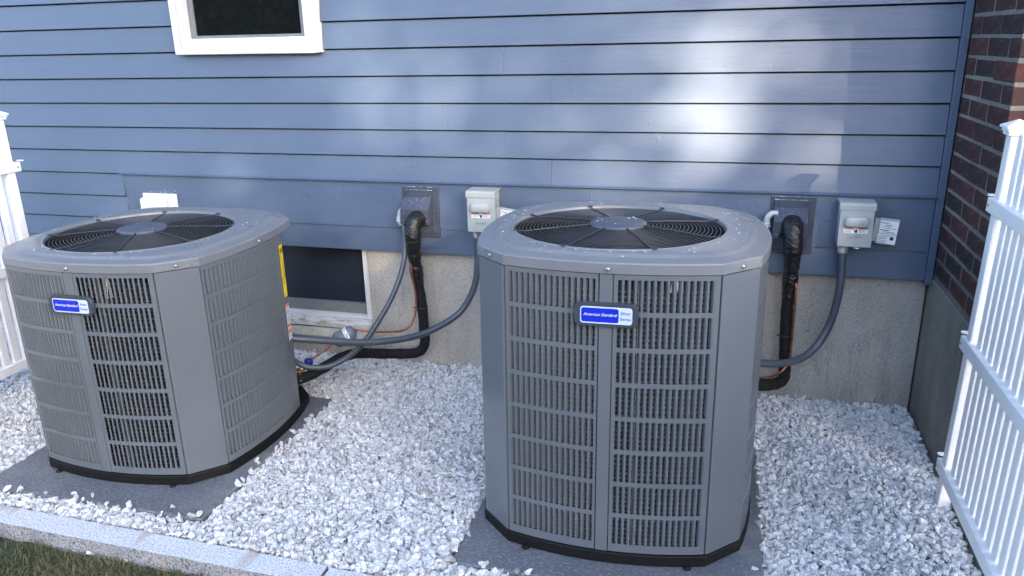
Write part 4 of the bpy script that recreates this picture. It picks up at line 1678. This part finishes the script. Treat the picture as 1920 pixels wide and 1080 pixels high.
def loose(loc, size, i, label):
    V, F = bases[i]
    rot = np.array(Euler((random.uniform(-.4, .4), random.uniform(-.4, .4), random.uniform(0, 6))).to_matrix())
    W = (V @ rot.T) * size
    W[:, 2] -= W[:, 2].min()
    o = numpy_mesh('stray_stone', W, F, M['stone'], np.full(len(W), 0.8))
    o.location = loc
    return tag(o, label, 'stone', 'stray white stones')
loose((0.402, -1.195, 0.006), 0.013, 2, 'single white stone on the right front corner of the taller unit\'s pad')
loose((-1.631, -1.545, -0.056), 0.013, 3, 'white stone on the lawn edge, the larger of two')
loose((-1.490, -1.545, -0.056), 0.011, 5, 'smaller white stone on the lawn, right of the larger one')
loose((-1.829, -1.528, -0.056), 0.009, 6, 'tiny white chip in the grass against the kerb face')

# ------------------------------------------------------------------ lawn
n = 70000
gx = rng.uniform(-4.2, 1.4, n)
gy_ = -1.512 - (gx + 4.4) * 0.0158 - rng.exponential(0.25, n) + 0.001
bare = (np.sin(gx * 9) + np.sin(gx * 23 + 2) + rng.normal(0, 0.8, n)) > 1.1
keep = ~(bare & (gy_ > -1.62)) & (gy_ > -3.0)
gx, gy_ = gx[keep], gy_[keep]
n = len(gx)
ln = rng.uniform(0.014, 0.040, n)
ang = rng.uniform(0, 2 * np.pi, n)
lean = rng.uniform(0.6, 1.5, n)
w = rng.uniform(0.0009, 0.0018, n)
dx, dy = np.cos(ang), np.sin(ang)
px, py = -dy * w, dx * w
z0 = np.full(n, -0.062)
tip = np.stack([gx + dx * ln * np.sin(lean), gy_ + dy * ln * np.sin(lean), z0 + ln * np.cos(lean) + 0.004], -1)
midp = np.stack([gx + dx * ln * 0.45 * np.sin(lean * 0.6), gy_ + dy * ln * 0.45 * np.sin(lean * 0.6), z0 + ln * 0.5 * np.cos(lean * 0.5) + 0.002], -1)
b0 = np.stack([gx - px, gy_ - py, z0], -1); b1 = np.stack([gx + px, gy_ + py, z0], -1)
m0 = midp - np.stack([px, py, px * 0], -1) * 0.8; m1 = midp + np.stack([px, py, px * 0], -1) * 0.8
t0 = tip - np.stack([px, py, px * 0], -1) * 0.15; t1 = tip + np.stack([px, py, px * 0], -1) * 0.15
V = np.stack([b0, b1, m1, m0, t1, t0], 1).reshape(-1, 3)
i6 = np.arange(n)[:, None] * 6
F = np.concatenate([i6 + np.array([0, 1, 2, 3]), i6 + np.array([3, 2, 4, 5])])
tone = np.repeat(np.clip(rng.beta(1.6, 2.2, n) + 0.12 * np.sin(gx * 7), 0, 1), 6)
stuff(tag(numpy_mesh('lawn_grass', V, F, M['grass'], tone), 'thin patchy green and straw coloured lawn in front of the kerb', 'grass'))

# ------------------------------------------------------------------ trees behind the photographer (they dapple the sun and show in the panes)
def wall_light(x, z):
    """share of sun the crown lets through, for the sun ray that would reach wall point (x, 0, z)"""
    def el(cx, cz, rx, rz, rot=0.0, p=1.0):
        c, s_ = math.cos(rot), math.sin(rot)
        a = (x - cx) * c + (z - cz) * s_
        b = -(x - cx) * s_ + (z - cz) * c
        return np.exp(-((a / rx) ** 2 + (b / rz) ** 2) ** 1.3 * p)
    T = 0.0005 + 0 * x
    T = np.maximum(T, 0.90 * el(0.22, 1.13, 0.32, 0.21, -0.35))
    T = np.maximum(T, 0.50 * el(0.20, 1.18, 0.56, 0.36, -0.25))
    T = np.maximum(T, 0.20 * el(0.50, 1.12, 0.44, 0.34, 0.0))
    T = np.maximum(T, 0.30 * el(-0.14, 0.95, 0.50, 0.22, 0.25))
    T = np.maximum(T, 0.24 * el(0.24, 1.46, 0.30, 0.14, -0.4))
    T = np.maximum(T, 0.50 * el(-1.18, 1.40, 0.34, 0.34, 0.4))
    T = np.maximum(T, 0.26 * el(-0.98, 1.16, 0.40, 0.26, -0.3))
    T = np.maximum(T, 0.15 * el(-0.7, 0.74, 1.0, 0.22, 0.0))
    T = np.maximum(T, 0.12 * el(-1.9, 0.80, 0.9, 0.22, 0.0))
    T = np.maximum(T, 0.08 * el(-0.3, 1.25, 1.1, 0.5, 0.0))
    return T
def leaf_cards(P, size, spread):
    n = len(P)
    d = rng.normal(size=(n, 3)); d /= np.linalg.norm(d, axis=1)[:, None]
    e = np.cross(d, rng.normal(size=(n, 3))); e /= np.linalg.norm(e, axis=1)[:, None]
    l = size * np.exp(rng.normal(0, 0.25, n))[:, None]
    V = np.stack([P - d * l, P + e * l * 0.55, P + d * l, P - e * l * 0.55], 1).reshape(-1, 3)
    F = np.arange(n)[:, None] * 4 + np.array([0, 1, 2, 3])
    return V, F, np.repeat(rng.random(n), 4)
def tree(label, base, height, crown_pts, size):
    t = thing('shade_tree', label, 'tree', base, 0, 'trees standing behind the viewpoint')
    m = MB()
    b = Vector(base)
    c = crown_pts.mean(0)
    top = Vector((c[0] - b.x, c[1] - b.y, height * 0.85))
    m.tube(curve_path([(0, 0, -0.2), (0.05, 0.03, height * 0.2), (top.x * 0.5, top.y * 0.5, height * 0.5), top], 5), [0.24 - 0.012 * i for i in range(16)], 9)
    for i in range(7):
        p = crown_pts[rng.integers(len(crown_pts))]
        st = Vector((top.x * 0.3, top.y * 0.3, height * (0.3 + 0.06 * i)))
        m.tube([st, (st + Vector((p[0] - b.x, p[1] - b.y, p[2] - b.z))) / 2 + Vector((0, 0, 0.2)), Vector((p[0] - b.x, p[1] - b.y, p[2] - b.z))], [0.08, 0.05, 0.015], 6)
    m.build('trunk', M['bark'], t)
    V, F, T = leaf_cards(crown_pts - np.array(base), size, 0)
    o = numpy_mesh('crown', V, F, M['leaf'], T)
    stuff(o)
    o.parent = t
    return t
S_ = np.array(SUN)
def ellipsoid(c, r, n):
    d = rng.normal(size=(n, 3)); d /= np.linalg.norm(d, axis=1)[:, None]
    rad = rng.random(n)[:, None] ** 0.45
    P = np.array(c) + d * rad * np.array(r)
    g = np.sin(P[:, 0] * 2.1 + 1) * np.sin(P[:, 1] * 1.9) * np.sin(P[:, 2] * 2.3)
    return P[g > -0.30]
# the tree between the sun and the wall
ctr = S_ * 23.0 + np.array([-0.9, 0, 0.35])
m_ = 64000
xw = rng.uniform(-5.2, 3.2, m_); zw = rng.uniform(-2.6, 3.6, m_)
dep = rng.uniform(19.5, 26.5, m_)
T = wall_light(xw, zw)
pr = np.clip(-np.log(T) / 3.9, 0, 1)
keep = rng.random(m_) < pr
P = np.stack([xw, 0 * xw, zw], -1)[keep] + S_ * dep[keep][:, None]
# the closed part of the crown: bigger sprays wherever no sun gets through
m2 = 26000
xb = rng.uniform(-5.2, 3.2, m2); zb_ = rng.uniform(-2.6, 3.6, m2)
Tb = np.max([wall_light(xb + a, zb_ + b) for a, b in ((0, 0), (0.2, 0), (-0.2, 0), (0, 0.2), (0, -0.2))], axis=0)
kb = Tb < 0.02
PB = np.stack([xb, 0 * xb, zb_], -1)[kb] + S_ * rng.uniform(19.5, 26.5, m2)[kb][:, None]
P2 = ellipsoid(ctr + np.array([0, 0, 0.5]), (6.5, 5.0, 4.6), 14000)
# keep the natural crown clear of the gaps
tt = P2[:, 1] / S_[1]
xx, zz = P2[:, 0] - tt * S_[0], P2[:, 2] - tt * S_[2]
outside = (xx < -5.0) | (xx > 3.0) | (zz < -2.5) | (zz > 3.4)
P = np.concatenate([P, P2[outside]])
big_tree = tree('broad leafy tree between the low sun and the house', (float(ctr[0]), float(ctr[1]), -0.09), 9.0, P, 0.070)
V, F, T = leaf_cards(PB - np.array([float(ctr[0]), float(ctr[1]), -0.09]), 0.20, 0)
o = numpy_mesh('crown', V, F, M['leaf'], T)
stuff(o)
o.parent = big_tree
for i, (tx, ty, hh, rr) in enumerate(((-9.5, -22, 8.0, 3.2), (-3.5, -25, 8.5, 3.4))):
    tree(('dark leafy tree before the hedge, the one farther from the sun', 'dark leafy tree before the hedge, the one nearer the sun')[i],
         (tx, ty, -0.09), hh, ellipsoid((tx, ty, hh * 0.58), (rr, rr, hh * 0.46), 7000), 0.20)

# an unseen dense hedge, added to keep the pane reflections dark
n = 60000
hx = rng.uniform(-34, 34, n)
hz = rng.uniform(0, 1, n) ** 0.9 * (6.0 + 0.8 * np.sin(hx * 0.7) + 0.35 * np.sin(hx * 1.9 + 1))
hy = -27.5 + 0.035 * np.abs(hx) ** 1.5 * 0.35 + rng.uniform(-1.0, 1.0, n) * (1 - 0.4 * hz / 4)
V, F, T = leaf_cards(np.stack([hx, hy, hz], -1), 0.21, 0)
V2, F2, T2 = leaf_cards(np.stack([hx, hy - 0.8, hz * 0.93], -1)[:16000], 0.62, 0)
F = np.concatenate([F, F2 + len(V)]); V = np.concatenate([V, V2]); T = np.concatenate([T, T2])
o = numpy_mesh('hedge', V, F, M['leaf'], T)
tag(o, 'long dense dark green hedge added unseen far behind the viewpoint', 'hedge')
